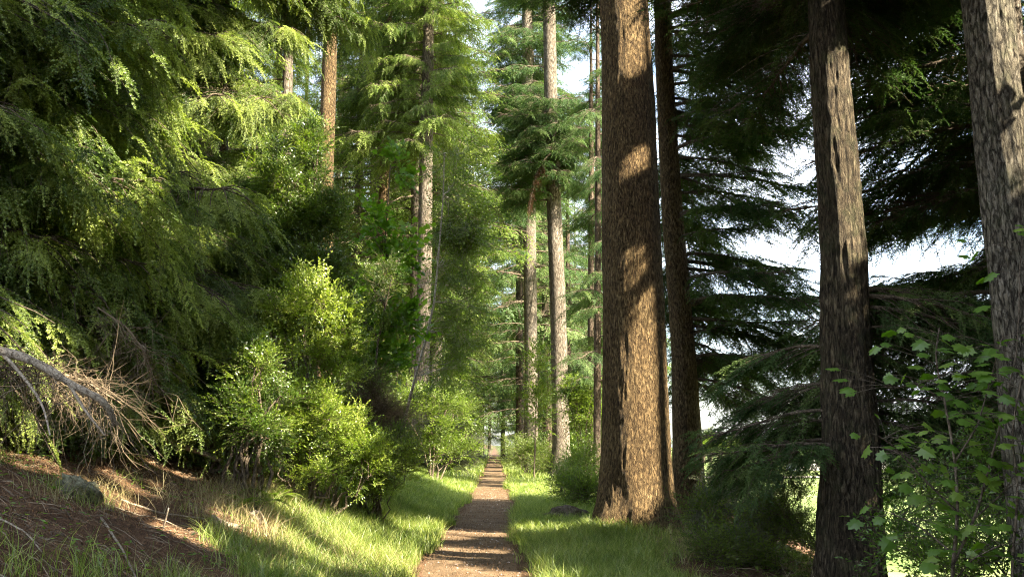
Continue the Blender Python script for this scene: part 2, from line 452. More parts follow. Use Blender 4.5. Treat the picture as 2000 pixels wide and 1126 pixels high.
def build_ground():
    xs = graded(-13, 15, 0.14, (-1800, 2500)); ys = graded(2.0, 42, 0.16, (-60, 3500))
    Y, X = np.meshgrid(ys, xs, indexing='ij')
    Z = height(X, Y) - 0.05 * (1 - smooth(0.45, 0.75, np.abs(X - path_x(Y)))) * (1 - smooth(150, 170, Y))
    V, F = grid_geo(X, Y, Z)
    F = F[:, ::-1]
    g = Geo(); g.add(V, F, 0, 0.5)
    me = g.mesh("ground", [M['ground']], (0,))
    e = 2.9 + 0.11 * np.clip(Y - 9, -4, 60)
    fld = smooth(5.5, 8.5, X - e + fbm(X * .5, Y * .5, 77)).ravel()
    a = me.attributes.new("green", 'FLOAT', 'POINT'); a.data.foreach_set("value", green_mask(X, Y).ravel().astype(np.float32))
    a = me.attributes.new("field", 'FLOAT', 'POINT'); a.data.foreach_set("value", fld.astype(np.float32))
    tag(link("ground", me), "brown needle littered forest floor falling to a green field", kind="structure")
    # trodden earth path
    ys = np.concatenate([np.arange(2, 40, 0.1), np.arange(40, 165, 0.5)])
    t = np.linspace(-1, 1, 25)
    Y, T = np.meshgrid(ys, t, indexing='ij')
    hw = path_hw(Y) + 0.26 * vnoise(Y * .9, np.sign(T) * 7, 5) + 0.14 * vnoise(Y * 4, np.sign(T) * 3, 6)
    X = path_x(Y) + T * hw
    Z = height(X, Y) - 0.05 * np.abs(T) ** 8 + 0.012 * fbm(X * 9, Y * 9, 44) - 0.02 * (1 - T * T)
    V, F = grid_geo(X, Y, Z)
    g = Geo(); g.add(V, F[:, ::-1], 0, 0.5)
    tag(link("path", g.mesh("path", [M['path']], (0,))), "trodden earth path running straight into the forest", kind="structure")


build_ground()

# ------------------------------------------------------------------ sun gaps: where light comes through the crowns
def gap_pts():
    G = []
    def g(u, v, Y, r, h=0): G.append((at(u, v, Y), r, h))
    # big trunk
    g(1250, 790, 18.5, 1.1, 1); g(1255, 920, 18.5, 0.9, 1); g(1230, 700, 18.5, .6, 1); g(1215, 60, 18.5, 0.8, 1); g(1205, 540, 18.5, 0.35, 1); g(1270, 600, 18.5, .3, 1); g(1250, 310, 18.5, 0.25, 1)
    # boughs upper left
    for u, v, Y in ((330, 60, 17), (450, 90, 18), (480, 210, 18), (400, 330, 19), (520, 270, 20), (300, 150, 18), (300, 260, 17), (430, 180, 19), (200, 50, 16), (440, 350, 19), (540, 120, 21), (480, 420, 20), (250, 430, 14), (130, 430, 12), (360, 470, 18)):
        g(u, v, Y, 1.6 if v < 380 else .75, 1)
    g(520, 700, 14, 0.6); g(620, 640, 17, 1.1); g(520, 770, 15, 0.8); g(620, 850, 16, 0.8)
    # verge and bank
    for x, y, r in ((-1.7, 14, 1.3), (-2.0, 16.5, 1.3), (-1.7, 19, .8), (-2.5, 12.8, .8), (-3.0, 15, .7), (-1.4, 24, .7), (-4.2, 10.9, .5), (-3.3, 10.6, .42), (-5.2, 11.0, .55), (-4.4, 12.2, .5), (-6.0, 11.2, .5), (-3.2, 12.4, .5), (-5.4, 9.3, .35), (-2.4, 11.2, .45), (-3.8, 17, .6), (1.4, 26, .5), (1.0, 34, .7)):
        G.append((np.array([x, y, gz(x, y)]), r, 1))
    for y, dx, r_ in ((12.4, .1, .75), (13.5, .4, .4), (14.9, -.4, .28), (16.4, .1, .42), (18.9, .5, .22), (20.6, -.1, .5), (24.5, .3, .35), (28, -.2, .6), (33.5, .2, .4), (40, 0, .7), (50, 0, .6), (61, 0, .8)):
        G.append((np.array([float(path_x(y)) + dx, y, 0.0]), r_, 0))
    # far trunks and the end of the path
    g(1096, 840, 52, 0.7); g(1080, 180, 52, 0.8); g(1040, 500, 68, 0.9); g(830, 470, 45, 1.0); g(700, 480, 60, 1.6); g(640, 200, 35, 0.8)
    g(760, 380, 50, 0.8); g(930, 560, 60, 2.0); g(960, 700, 90, 2.5); g(880, 330, 45, 1.6)
    g(1950, 120, 8.9, 0.35)
    return G


GAPS = gap_pts()
GP = np.array([p for p, r, h in GAPS]); GR = np.array([r for p, r, h in GAPS]); GH = np.array([h for p, r, h in GAPS])
GAPS = [(p, r) for p, r, h in GAPS]


def in_gap(c, extra, first=None):
    d = np.asarray(c) - GP
    t = d @ SUN
    dist = np.linalg.norm(d - t[:, None] * SUN, axis=1)
    return bool(np.any(((t > 1.2) & (dist < GR + extra + GH * .45))[:first]))


# ------------------------------------------------------------------ conifer boughs
def shoot(seed, length=0.17, n=20, nl=0.038, nw=0.0125, flat=0.75):
    r = rng_(seed)
    g = Geo()
    x = np.linspace(0.0, length, n) + r.uniform(-.003, .003, n)
    phi = np.where(r.random(n) < .5, 0, math.pi) + r.normal(0, 1.2 * (1 - flat) + .3, n)
    side = np.stack([np.zeros(n), np.cos(phi), np.sin(phi)], -1)
    ang = rad(50) + r.normal(0, .15, n) - 0.5 * (x / length) ** 3
    d = np.stack([np.cos(ang), np.zeros(n), np.zeros(n)], -1) + side * np.sin(ang)[:, None]
    base = np.stack([x, np.zeros(n), np.zeros(n)], -1)
    wv = norm(np.cross(d, np.array([0, 0, 1.0]) + r.normal(0, .42, (n, 3)))) * nw
    ll = nl * r.uniform(.75, 1.15, n)[:, None]
    V = np.stack([base - wv * .5, base + d * ll * .6 + wv, base + d * ll], 1).reshape(-1, 3)
    F = np.arange(3 * n).reshape(-1, 3)
    g.add(V, F, 1, r.random(n))
    g.add([[0, -.0025, 0], [0, .0025, 0], [length, 0, 0]], [[0, 1, 2]], 0, .5)
    return g.arrays()


def shoot_coarse(seed, length=0.14, wdt=0.026):
    r = rng_(seed); g = Geo(); k = 4
    for i in range(k):
        x0 = length * i / k * .9; a = r.uniform(-1.2, 1.2)
        sgn = 1 if i % 2 else -1
        g.add([[x0, 0, 0], [x0 + .06, sgn * wdt, a * .02], [x0 + .065, -sgn * wdt * .5, 0.004]], [[0, 1, 2]], 1, r.random())
    return g.arrays()


def shoot_far(seed, length=0.24, wdt=0.075):
    r = rng_(seed); g = Geo()
    g.add([[0, 0, 0], [length * .6, wdt, .01], [length, -wdt * .3, -.01]], [[0, 1, 2]], 1, r.random())
    return g.arrays()


def spray(seed, T, L_=0.62, n=15, ang=62, droop=0.25, smax=1.3):
    r = rng_(seed); g = Geo()
    x = np.linspace(0.08, 1, n) * L_
    z = -droop * x * x / L_
    sgn = np.where(np.arange(n) % 2, 1, -1)
    a = rad(ang) * r.uniform(.7, 1.15, n); a[-1] = 0.02
    D = np.stack([np.cos(a), sgn * np.sin(a), r.normal(-.12, .16, n)], -1)
    S = (smax * (1 - 0.62 * x / L_)) * r.uniform(.7, 1.2, n)
    X = np.stack([x, 0 * x, z], -1)
    U = np.stack([r.normal(0, .3, n), r.normal(0, .3, n), np.ones(n)], -1)
    g.place(T, X, D, U, S)
    # needles along the twig itself
    X2 = X[::2]; D2 = np.tile([1., 0, -2 * droop * .5], (len(X2), 1))
    g.place(T, X2, D2, U[::2], .8)
    g.add([[0, -.003, 0], [0, .003, 0], [L_, 0, -droop * L_]], [[0, 1, 2]], 0, .5)
    return g.arrays()


def bough(seed, sprays, L_=3.6, up=0.25, sag=0.5, hang=0.3, bare=0.16, sec=0.17, dens=0.10, wid=0.36, limb=0.045, dead=10, tubeseg=5, holes=0.0):
    """a limb along +X that rises and sags, with side branches left and right, each set with needle sprays"""
    r = rng_(seed); g = Geo()
    t = np.linspace(0, 1, 14)
    wob = np.cumsum(r.normal(0, .02, (14, 2)), 0) * L_ / 3.5
    P = np.stack([t * L_, wob[:, 0], up * t * L_ - sag * L_ * t ** 2.2 + 0.18 * L_ * t ** 5 + wob[:, 1]], -1)
    g.tube(P, limb * (1 - t) ** .8 + .006, tubeseg, 0)
    def pt(s):
        return np.array([np.interp(s, t, P[:, k]) for k in range(3)]).T
    ss = np.arange(bare, .99, sec / L_)
    for i, s in enumerate(ss):
        for sg in (-1, 1):
            if r.random() < .12: continue
            s_ = min(.985, s + r.uniform(-.5, .5) * sec / L_)
            p0 = pt(s_)
            prof = math.sin(math.pi * min(1, (s_ - bare + .08) / (1.08 - bare)) ** .75) ** .7
            l = L_ * wid * prof * r.uniform(.55, 1.1) + .12
            a = rad(62) * r.uniform(.7, 1.1) * (1 - .35 * s_)
            d = np.array([math.cos(a), sg * math.sin(a), r.normal(-.02, .14)])
            q = np.linspace(0, 1, 6)
            tip = -(.22 + .5 * hang) * l
            B = p0 + d * (q * l)[:, None]; B[:, 2] += tip * q ** 2 + r.normal(0, .01, 6)
            g.tube(B, .012 * (1 - q) + .003, 3, 0)
            k = max(3, int(l / dens))
            qq = np.clip(np.linspace(.08, 1, k) + r.normal(0, .02, k), .03, 1)
            X = np.stack([np.interp(qq, q, B[:, j]) for j in range(3)], -1)
            sd = np.where(np.arange(k) % 2, 1, -1)
            per = np.array([-d[1], d[0], 0]) 
            aa = r.uniform(.5, 1.0, k) * sd; aa[-1] = 0
            D = d[None] * np.cos(aa)[:, None] + per[None] * np.sin(aa)[:, None]
            h = np.clip(hang * r.uniform(.3, 1.7, k), 0, 1.5)
            D[:, 2] = D[:, 2] - .15 - h
            U = np.stack([D[:, 0] * h * .8 + r.normal(0, .25, k), D[:, 1] * h * .8 + r.normal(0, .25, k), np.ones(k)], -1)
            S = (.35 + .65 * np.sqrt(np.clip(1 - qq * .55, 0, 1))) * r.uniform(.5, 1.05, k) * min(1.1, .45 + l * .7)
            keep_ = vnoise(X[:, 0] * 2.6 + seed * 7.3, X[:, 1] * 2.6 + X[:, 2] * 3, seed) > holes - .5
            X, D, U, S, qq, k = X[keep_], D[keep_], U[keep_], S[keep_], qq[keep_], int(keep_.sum())
            tt = r.integers(0, len(sprays), k)
            clump = np.clip(.5 + .5 * math.sin(s_ * 9 + sg) + r.normal(0, .2, k), 0, 1)
            for ti in range(len(sprays)):
                mk = tt == ti
                if mk.any(): g.place(sprays[ti], X[mk], D[mk], U[mk], S[mk], clump[mk])
    for i in range(dead):                                     # dead wiry twigs near the trunk
        p0 = pt(r.uniform(.05, .6)); a = r.uniform(0, 2 * math.pi)
        l = r.uniform(.2, .7); d = np.array([.4, math.cos(a), math.sin(a) * .8 - .3])
        q = np.linspace(0, 1, 5)
        B = p0 + d * (q * l)[:, None]; B[:, 2] -= .3 * l * q ** 2; B += np.cumsum(r.normal(0, .015, (5, 3)), 0)
        g.tube(B, .005 * (1 - q) + .0015, 3, 0)
    return g


def bough_set(name, mats, kind, n, seed, slen=.17, ns=None, **kw):
    if kind == 'fine': T = [shoot(seed + i, length=slen) for i in range(2)]
    elif kind == 'mid': T = [shoot_coarse(seed + i) for i in range(2)]
    else: T = [shoot_far(seed + i) for i in range(2)]
    ns_ = ns or {'fine': 10, 'mid': 11, 'far': 8}[kind]
    sp = [spray(seed + 10 + i, T[i % 2], n=ns_, droop=.2 + .1 * i) for i in range(3)]
    return [bough(seed + 50 + i, sp, **kw).mesh(name, mats, (0,)) for i in range(n)]


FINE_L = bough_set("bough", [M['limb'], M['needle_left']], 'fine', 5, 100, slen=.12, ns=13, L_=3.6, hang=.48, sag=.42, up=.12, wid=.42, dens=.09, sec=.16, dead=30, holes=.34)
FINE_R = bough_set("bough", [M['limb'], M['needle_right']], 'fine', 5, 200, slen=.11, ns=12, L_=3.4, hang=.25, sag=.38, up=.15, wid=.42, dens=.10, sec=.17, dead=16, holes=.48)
MID_L = bough_set("bough", [M['limb'], M['needle_mid']], 'mid', 4, 300, L_=3.6, hang=.6, sag=.4, up=.15, wid=.42, dens=.11, sec=.19, dead=6, holes=.35)
MID_R = bough_set("bough", [M['limb'], M['needle_right']], 'mid', 3, 400, L_=3.4, hang=.4, sag=.4, up=.15, wid=.42, dens=.11, sec=.19, dead=6, holes=.35)
DEAD = bough_set("dead_bough", [M['limb'], M['needle_dead']], 'mid', 1, 450, L_=3.0, hang=1.2, sag=.9, up=-.1, wid=.25, dens=.10, sec=.2, dead=20)

_T = [shoot_far(61, .26, .085)]
_sp = [spray(62 + i, _T[0], n=7, droop=.3) for i in range(2)]
TOPB = [bough(65 + i, _sp, L_=3.4, hang=.5, sag=.4, up=.15, dens=.17, sec=.26, dead=0, tubeseg=3, wid=.42).arrays() for i in range(3)]


def carve_mask(V, F):
    """faces that stand in the way of one of the sun gaps"""
    c = V[F].mean(1)
    bad = np.zeros(len(F), bool)
    nz = 1 + 0.5 * fbm(c[:, 0] * 1.1 + c[:, 2] * .6, c[:, 1] * 1.1 - c[:, 2] * .5, 91)
    for p, r_ in GAPS:
        d = c - p
        t = d @ SUN
        dist = np.linalg.norm(d - t[:, None] * SUN, axis=1)
        bad |= (t > 1.0) & (dist < r_ * nz)
    return ~bad


def upper_crown(base, C, z0, n, R0, mat, seed):
    """the crown above the separate boughs, one mesh; open where the sun comes through"""
    r = rng_(seed); g = Geo(); H = C[-1, 2]
    f = np.linspace(0, 1, n)
    z = z0 + (H - z0 - .5) * f + r.uniform(-.3, .3, n)
    a = np.arange(n) * 2.4 + r.normal(0, .4, n)
    s_ = R0 * np.clip((1 - f) ** .75 + .12, .1, 1.1) * r.uniform(.7, 1.15, n)
    X = np.stack([np.interp(z, C[:, 2], C[:, 0]), 0 * z, z], -1)
    D = np.stack([np.cos(a), np.sin(a), r.normal(.02, .12, n)], -1)
    k = r.integers(0, 3, n)
    for i in range(3):
        mk = k == i
        g.place(TOPB[i], X[mk], D[mk], np.tile([0, 0, 1.], (mk.sum(), 1)), s_[mk], r.random(mk.sum()))
    V, F, Mm, R = g.arrays()
    ok = carve_mask(V + base, F)
    c = (V + base)[F].mean(1) - CAM
    dep = c[:, 1] * ct + c[:, 2] * st
    uu = FPX * c[:, 0] / np.maximum(dep, .1); vv = -FPX * (-c[:, 1] * st + c[:, 2] * ct) / np.maximum(dep, .1)
    if base[1] < 32: ok &= ~((dep > 0) & (np.abs(uu) < 1060) & (np.abs(vv) < 610))      # the separate boughs fill this part
    g2 = Geo(); g2.add(V, F[ok], Mm[ok], R[ok])
    return g2.mesh("upper_crown", [M['limb'], mat], (0,))


def far_crown(seed, H, z0, R0, n, mat, L_=3.2):
    """one crown as a single mesh of coarse boughs"""
    T = [shoot_far(seed, .2, .05)]
    sp = [spray(seed + i, T[0], n=7, droop=.3) for i in range(2)]
    bs = [bough(seed + 5 + i, sp, L_=L_, hang=.6, sag=.45, up=.15, dens=.17, sec=.27, dead=0, tubeseg=3, wid=.42, holes=.3).arrays() for i in range(3)]
    r = rng_(seed + 9); g = Geo()
    f = np.linspace(0, 1, n) ** .9
    z = z0 + (H - z0 - .5) * f + r.uniform(-.3, .3, n)
    a = np.arange(n) * 2.4 + r.normal(0, .4, n)
    sc_ = R0 / L_ * np.clip((1 - f) ** .7 * 1.0 + .1, .1, 1.1) * r.uniform(.6, 1.15, n)
    sc_ *= np.where(f < .15, r.uniform(.5, 1, n), 1)
    X = np.stack([0 * z, 0 * z, z], -1)
    D = np.stack([np.cos(a), np.sin(a), r.normal(.05, .12, n)], -1)
    k = r.integers(0, 3, n)
    for i in range(3):
        mk = k == i
        g.place(bs[i], X[mk], D[mk], np.tile([0, 0, 1.], (mk.sum(), 1)), sc_[mk], r.random(mk.sum()))
    return g.mesh("crown", [M['limb'], mat], (0,))


# ------------------------------------------------------------------ trunks
def trunk_mesh(C, Rr, mat, seg=40, flare=0.3, seed=0, lob=5, rough=0.02, step=0.12, ridges=18):
    if seg >= 72: step = .05
    """C: centre points (local), Rr: radii; root flare and uneven girth modelled"""
    r = rng_(seed)
    C = np.asarray(C, float); zz = C[:, 2]
    z = np.concatenate([np.arange(zz[0], min(12, zz[-1]), step), np.linspace(min(12, zz[-1]), zz[-1], 24)[0:]])
    cx = np.interp(z, zz, C[:, 0]); cy = np.interp(z, zz, C[:, 1]); rr = np.interp(z, zz, Rr)
    a = np.arange(seg) * 2 * math.pi / seg
    Z, A = np.meshgrid(z, a, indexing='ij')
    ph = r.uniform(0, 6)
    fl = np.exp(-np.clip(Z - 0.0, 0, None) / .5) * flare
    Rm = rr[:, None] * (1 + fl * (1 + .45 * np.cos(lob * A + ph) + .25 * np.cos(3 * A + ph * 2)))
    Rm = Rm * (1 + rough * 1.6 * fbm(np.cos(A) * 1.6 + Z * .5, np.sin(A) * 1.6 + Z * .25, seed + 1))
    Rm = Rm + rough * .55 * np.minimum(rr[:, None], .6) * (1 - np.abs(2 * vnoise(A * ridges / 6.283 + .4 * np.sin(Z * 1.1), Z * 1.6, seed + 7)) * 2) * .8
    Rm = Rm + (rough * .25 * np.minimum(rr[:, None], .6)) * vnoise(A * ridges * 2.3 / 6.283, Z * 7, seed + 9) * 2
    V = np.stack([cx[:, None] + np.cos(A) * Rm, cy[:, None] + np.sin(A) * Rm, Z], -1).reshape(-1, 3)
    n = len(z)
    i, j = np.meshgrid(np.arange(n - 1), np.arange(seg), indexing='ij')
    j2 = (j + 1) % seg
    q = np.stack([i * seg + j, i * seg + j2, (i + 1) * seg + j2, (i + 1) * seg + j], -1).reshape(-1, 4)
    g = Geo(); g.add(V, np.concatenate([q[:, [0, 1, 2]], q[:, [0, 2, 3]]]), 0, .5)
    return g.mesh("trunk", [mat], (0,))


def pxtrunk(Y, pts, H, zb=None):
    """trunk through pixel samples (u centre, v, width px); carried on up to height H"""
    P, R_ = [], []
    for u, v, wpx in sorted(pts, key=lambda p: -p[1]):
        p = at(u, v, Y); d = np.linalg.norm(p - CAM)
        cy = (563 - v) / FPX
        depth = Y / (ct - cy * st)
        P.append(p); R_.append(wpx / 2 / FPX * depth)
    P = np.array(P); R_ = np.array(R_)
    x0 = P[0, 0]
    zb = gz(x0, Y) if zb is None else zb
    if P[0, 2] > zb:
        P = np.vstack([[P[0, 0] - (P[1, 0] - P[0, 0]) / (P[1, 2] - P[0, 2]) * (P[0, 2] - zb), Y, zb], P]); R_ = np.append(R_[0] * 1.03, R_)
    top = P[-1]; sl = (P[-1, 0] - P[0, 0]) / (P[-1, 2] - P[0, 2])
    base = np.array([P[0, 0], Y, zb])
    zs = np.linspace(top[2], H, 6)[1:]
    for z in zs:
        f = (z - top[2]) / (H - top[2])
        P = np.vstack([P, [top[0] + sl * (z - top[2]) * .6, Y, z]]); R_ = np.append(R_, R_[len(R_) - 1] if False else max(.03, (1 - f) * float(R_[np.argmin(abs(P[:-1, 2] - top[2]))])))
    C = P - base
    C = np.vstack([[C[0, 0], 0, -0.4], C[C[:, 2] > -.39]]); R_ = np.append(R_[0], R_[-(len(C) - 1):])
    return base, C, R_


def conifer(name, label, base, C, R_, barkm, boughs, group=None, z0=2, n=60, Rlow=1.0, Rtop=.35, keep=None, seed=0, carve=0.8, seg=40, flare=.25, lo_n=0, tilt=0.0, rough=.02, cat="tree", explicit=(), top=None, topR=1.0, topmat='needle_right', zmax=None, ridges=18, mixed=False):
    root = link(name, None, loc=base); root.empty_display_size = .5
    tag(root, label, cat, group)
    link("trunk", trunk_mesh(C, R_, barkm, seg, flare, seed, rough=rough, ridges=ridges), root)
    crown = link("crown", None, root)
    r = rng_(seed + 1)
    H = C[-1, 2]
    if top is not None:
        link("upper_crown", upper_crown(base, C, top[0], top[1], topR, M[topmat], seed + 5), root)
    if zmax: H = zmax
    made = 0
    def put(z, a, s, dz=0, k=None, roll=0):
        cx, cy = np.interp(z, C[:, 2], C[:, 0]), np.interp(z, C[:, 2], C[:, 1])
        k = r.integers(0, len(boughs)) if k is None else k
        link("bough", boughs[k], crown, (cx, cy, z), (roll, -dz, a), s)
    for z, a, s, dz in explicit:
        put(z - base[2], rad(a), s, dz, roll=r.normal(0, .15)); made += 1
    for i in (rng_(seed + 2).permutation(n) if mixed else range(n)):
        f = i / max(1, n - 1)
        z = z0 + (H - z0 - .6) * f + r.uniform(-.25, .25)
        a = i * 2.4 + r.normal(0, .35)
        s = (Rlow + (Rtop - Rlow) * f) * r.uniform(.75, 1.15)
        c0 = base + np.array([np.interp(z, C[:, 2], C[:, 0]), 0, z])
        dr = np.array([math.cos(a), math.sin(a), 0])
        if keep is not None and not keep(c0, dr, z, s): continue
        if any(in_gap(c0 + dr * s * q, carve * s) for q in (0.9, 1.9, 2.9)): continue
        if made >= 98: break
        put(z, a, s, tilt + r.normal(0, .1), roll=r.normal(0, .12)); made += 1
    if made == 0: bpy.data.objects.remove(crown)
    return root


def px_clear(c, Y=None):
    d = c - CAM
    dep = d[1] * ct + d[2] * st
    return 1000 + FPX * d[0] / dep, 563 - FPX * (-d[1] * st + d[2] * ct) / dep


def out_of(boxes):
    """keep a bough only when none of its three sample points falls in one of the picture boxes that the photograph shows open"""
    def f(c0, dr, z, s):
        for q in (0.6, 1.6, 2.6, 3.3):
            u, v = px_clear(c0 + dr * s * q)
            for a, b, c, d in boxes:
                if a < u < c and b < v < d: return False
        return True
    return f


# big trunk, front right of the path
b, C, R_ = pxtrunk(19, [(1238, 1035, 150), (1240, 960, 138), (1242, 870, 130), (1240, 700, 124), (1236, 560, 118), (1231, 400, 110), (1228, 200, 102), (1219, 0, 92)], 31)
conifer("fir_tree", "massive straight brown trunk, thickest of all, beside the path with sunlit patches", b, C, R_, M['bark_brown'], FINE_R, z0=10.8, n=12, zmax=13, Rlow=.9, Rtop=.9, seed=11, seg=220, flare=.20, carve=.2, rough=.032, ridges=48,
        top=(12, 90), topR=1.25)
# trunk just behind it
b, C, R_ = pxtrunk(24, [(1345, 985, 66), (1343, 870, 58), (1336, 700, 48), (1328, 600, 44), (1316, 450, 42), (1306, 300, 38), (1297, 120, 34), (1294, 0, 32)], 29)
SKYBOX = [(1500, 410, 1590, 480), (1760, 500, 1850, 525), (1675, 140, 1715, 200), (1565, 660, 1600, 760), (1720, 700, 1765, 780), (1450, 880, 1600, 1126), (1720, 900, 2000, 1126)]
conifer("fir_tree", "slimmer brown trunk standing close behind the massive brown trunk, dark boughs to its right", b, C, R_, M['bark_brown'], FINE_R, z0=2.7, n=170, zmax=14, Rlow=1.0, Rtop=1.0, seed=12, seg=48, carve=-9,
        keep=lambda c0, dr, z, s: dr[0] > -.2 and dr[1] > -.85 and out_of(SKYBOX + [(1150, 0, 1290, 1126)])(c0, dr, z, s), flare=.2, top=(13.5, 80), topR=1.2)
# ridged trunk right
b, C, R_ = pxtrunk(13, [(1662, 1126, 118), (1663, 870, 108), (1655, 700, 96), (1648, 500, 87), (1636, 330, 80), (1622, 160, 72), (1613, 0, 66)], 27)
conifer("fir_tree", "dark ridged trunk with boughs on both sides against the bright sky", b, C, R_, M['bark_ridged'], FINE_R, z0=1.9, n=320, zmax=9.8, Rlow=.6, Rtop=.8, seed=13, seg=160, carve=-.15, rough=.09, ridges=26,
        keep=lambda c0, dr, z, s: (dr[1] > -.4 or z > 6) and out_of(SKYBOX + [(1130, 0, 1285, 1126)])(c0, dr, z, s), flare=.3, top=(8.5, 110), topR=1.2)
# rightmost plated trunk
b, C, R_ = pxtrunk(9, [(2010, 800, 104), (1993, 600, 100), (1975, 450, 97), (1957, 300, 95), (1943, 150, 93), (1930, 0, 91)], 26)
conifer("fir_tree", "rightmost trunk, pale plated bark with dark cracks, cut by the picture edge", b, C, R_, M['bark_plated'], FINE_R, z0=3.4, n=26, zmax=6.5, Rlow=.6, Rtop=.9, seed=14, seg=140, carve=.25, rough=.07, ridges=20, flare=.3,
        keep=lambda c0, dr, z, s: dr[1] > .1 and out_of([(1130, 0, 1560, 1126), (1700, 480, 1900, 540)])(c0, dr, z, s), top=(6.5, 110), topR=1.3)
# firs behind the rightmost trunk, down the slope
def simple(x, y, H, r0, lean=0.0):
    z = gz(x, y)
    return np.array([x, y, z]), np.array([[0, 0, -.4], [0, 0, 0], [lean * 10, 0, 10], [lean * H, 0, H]]), np.array([r0 * 1.02, r0, r0 * .72, .03])


b, C, R_ = simple(9.0, 17.7, 26, .34)
conifer("fir_tree", "dark fir down the slope filling the gap before the rightmost trunk", b, C, R_, M['bark_grey'], FINE_R, z0=3.0, n=230, zmax=17, Rlow=1.05, Rtop=1.1, seed=15, carve=-1.3, mixed=True,
        keep=lambda c0, dr, z, s: dr[0] < .6 and not any(in_gap(c0 + dr * s * q, .15, 7) for q in (.3, 1.2, 2.1, 3.0)) and out_of(SKYBOX + [(1130, 0, 1500, 1126)])(c0, dr, z, s), top=(15, 70), topR=1.3)
b, C, R_ = simple(11.4, 23.0, 26, .3)
conifer("fir_tree", "farther fir beyond the slope, its boughs seen between the ridged trunk and rightmost trunk", b, C, R_, M['bark_grey'], FINE_R, z0=3.5, n=230, zmax=20, Rlow=1.0, Rtop=1.0, seed=16, carve=-9, mixed=True,
        keep=lambda c0, dr, z, s: dr[1] < .3 and out_of(SKYBOX + [(1130, 0, 1620, 1126)])(c0, dr, z, s))
# unseen firs added on the sun side, only to shade the bank and the path
for k, (x, y, H) in enumerate([(7.4, 2.0, 31), (8.8, -2.5, 32), (11.5, 8.0, 33), (12.5, -6, 35), (13.6, 13.2, 30), (17.0, 10.0, 31), (16.5, 17.5, 30), (10.6, 3.4, 34), (5.8, -5.0, 30), (14.5, 1.0, 36)]):
    b, C, R_ = simple(x, y, H, .32)
    conifer("fir_tree", "unseen fir added just past the right edge to cast shade", b, C, R_, M['bark_grey'], FINE_R, z0=3, n=0, seed=60 + k, top=(3.2, 150), topR=1.45, group="shade firs added past the right edge")

# conifers crowding the left bank
LBOX = [(560, 0, 1100, 1126), (0, 800, 600, 1126)]
facing = lambda boxes, lim=.75: (lambda c0, dr, z, s: dr[1] < lim and dr[0] > -.55 and out_of(boxes)(c0, dr, z, s))
b, C, R_ = simple(-8.2, 12.0, 25, .26)
conifer("spruce_tree", "drooping spruce at the left edge hanging low over the dead branches", b, C, R_, M['bark_far'], FINE_L, z0=.9, n=300, zmax=11.5, Rlow=1.05, Rtop=1.0, seed=21, keep=facing(LBOX), carve=.1, tilt=-.1, top=(10, 60), topmat='needle_left')
b, C, R_ = simple(-7.2, 17.0, 27, .25)
conifer("spruce_tree", "tall spruce with long hanging sprays deep in the left bank", b, C, R_, M['bark_far'], FINE_L, z0=.9, n=300, zmax=15, Rlow=1.0, Rtop=1.0, seed=22, keep=facing(LBOX), carve=.1, tilt=-.1, top=(13.5, 60), topmat='needle_left')
b, C, R_ = pxtrunk(22, [(436, 700, 24), (436, 300, 20), (440, 0, 18)], 27)
conifer("spruce_tree", "spruce with brightly lit hanging sprays left of the holly", b, C, R_, M['bark_far'], FINE_L, z0=2.2, n=240, zmax=16, Rlow=.85, Rtop=.95, seed=23, keep=facing([(590, 0, 1100, 1126), (340, 200, 420, 260), (0, 860, 600, 1126)]), carve=.1, tilt=-.1, top=(15, 50), topmat='needle_left')
b, C, R_ = simple(-13.5, 21.0, 26, .25)
conifer("spruce_tree", "shaded spruce farthest back behind the left edge", b, C, R_, M['bark_far'], MID_L, z0=.9, n=150, zmax=17, Rlow=1.2, Rtop=1.1, seed=24, keep=facing([(400, 0, 1100, 1126)]), carve=.0)

# bare stems across the middle distance
def stem(Y, pts, H, label, bark, z0, n, seed, boughs=MID_L, Rlow=.9, name="fir_tree", keep=None, carve=.15, group=None, zmax=None, top=True):
    b, C, R_ = pxtrunk(Y, pts, H)
    zv = 1.6 + Y * .46 - b[2]                                  # top of the picture at this distance
    zm = min(H - .5, zv + 1.5)
    return conifer(name, label, b, C, R_, bark, boughs, group, z0=z0, n=n, Rlow=Rlow, Rtop=Rlow * .8, seed=seed, seg=24, keep=keep, carve=carve, zmax=zm, mixed=n > 98,
                   top=(zm - .5, 50) if zm < H - 3 else None, topR=.9, topmat='needle_mid')


ALLEY = (955, 470, 1000, 900)
stem(35, [(633, 600, 34), (636, 330, 30), (641, 200, 29), (647, 0, 26)], 30, "straight bare red-brown trunk rising from the top of the holly", M['bark_brown'], 17.5, 10, 31)
stem(45, [(822, 800, 32), (824, 700, 30), (830, 500, 28), (832, 300, 26), (836, 100, 22), (838, 0, 19)], 31, "pale trunk in mid distance left of the path with a leafy collar of twigs", M['bark_grey'], 13, 90, 32, keep=out_of([ALLEY, (800, 300, 860, 900)]))
stem(50, [(738, 700, 24), (742, 560, 22), (750, 380, 21), (757, 200, 17)], 30, "red-brown trunk between the holly and the pale trunk, dark boughs at its top", M['bark_brown'], 14, 90, 33, keep=out_of([(690, 260, 800, 900)]))
stem(60, [(698, 700, 20), (698, 560, 18), (702, 330, 16)], 29, "thin sunlit white trunk seen above the holly", M['bark_grey'], 15, 70, 34, Rlow=1.1, keep=out_of([(680, 320, 716, 600)]))
stem(40, [(558, 300, 20), (562, 150, 19), (564, 0, 18)], 28, "half hidden trunk lit at its top between the spruce and the red-brown trunk", M['bark_grey'], 9, 70, 35, keep=out_of([(590, 0, 680, 600)]))
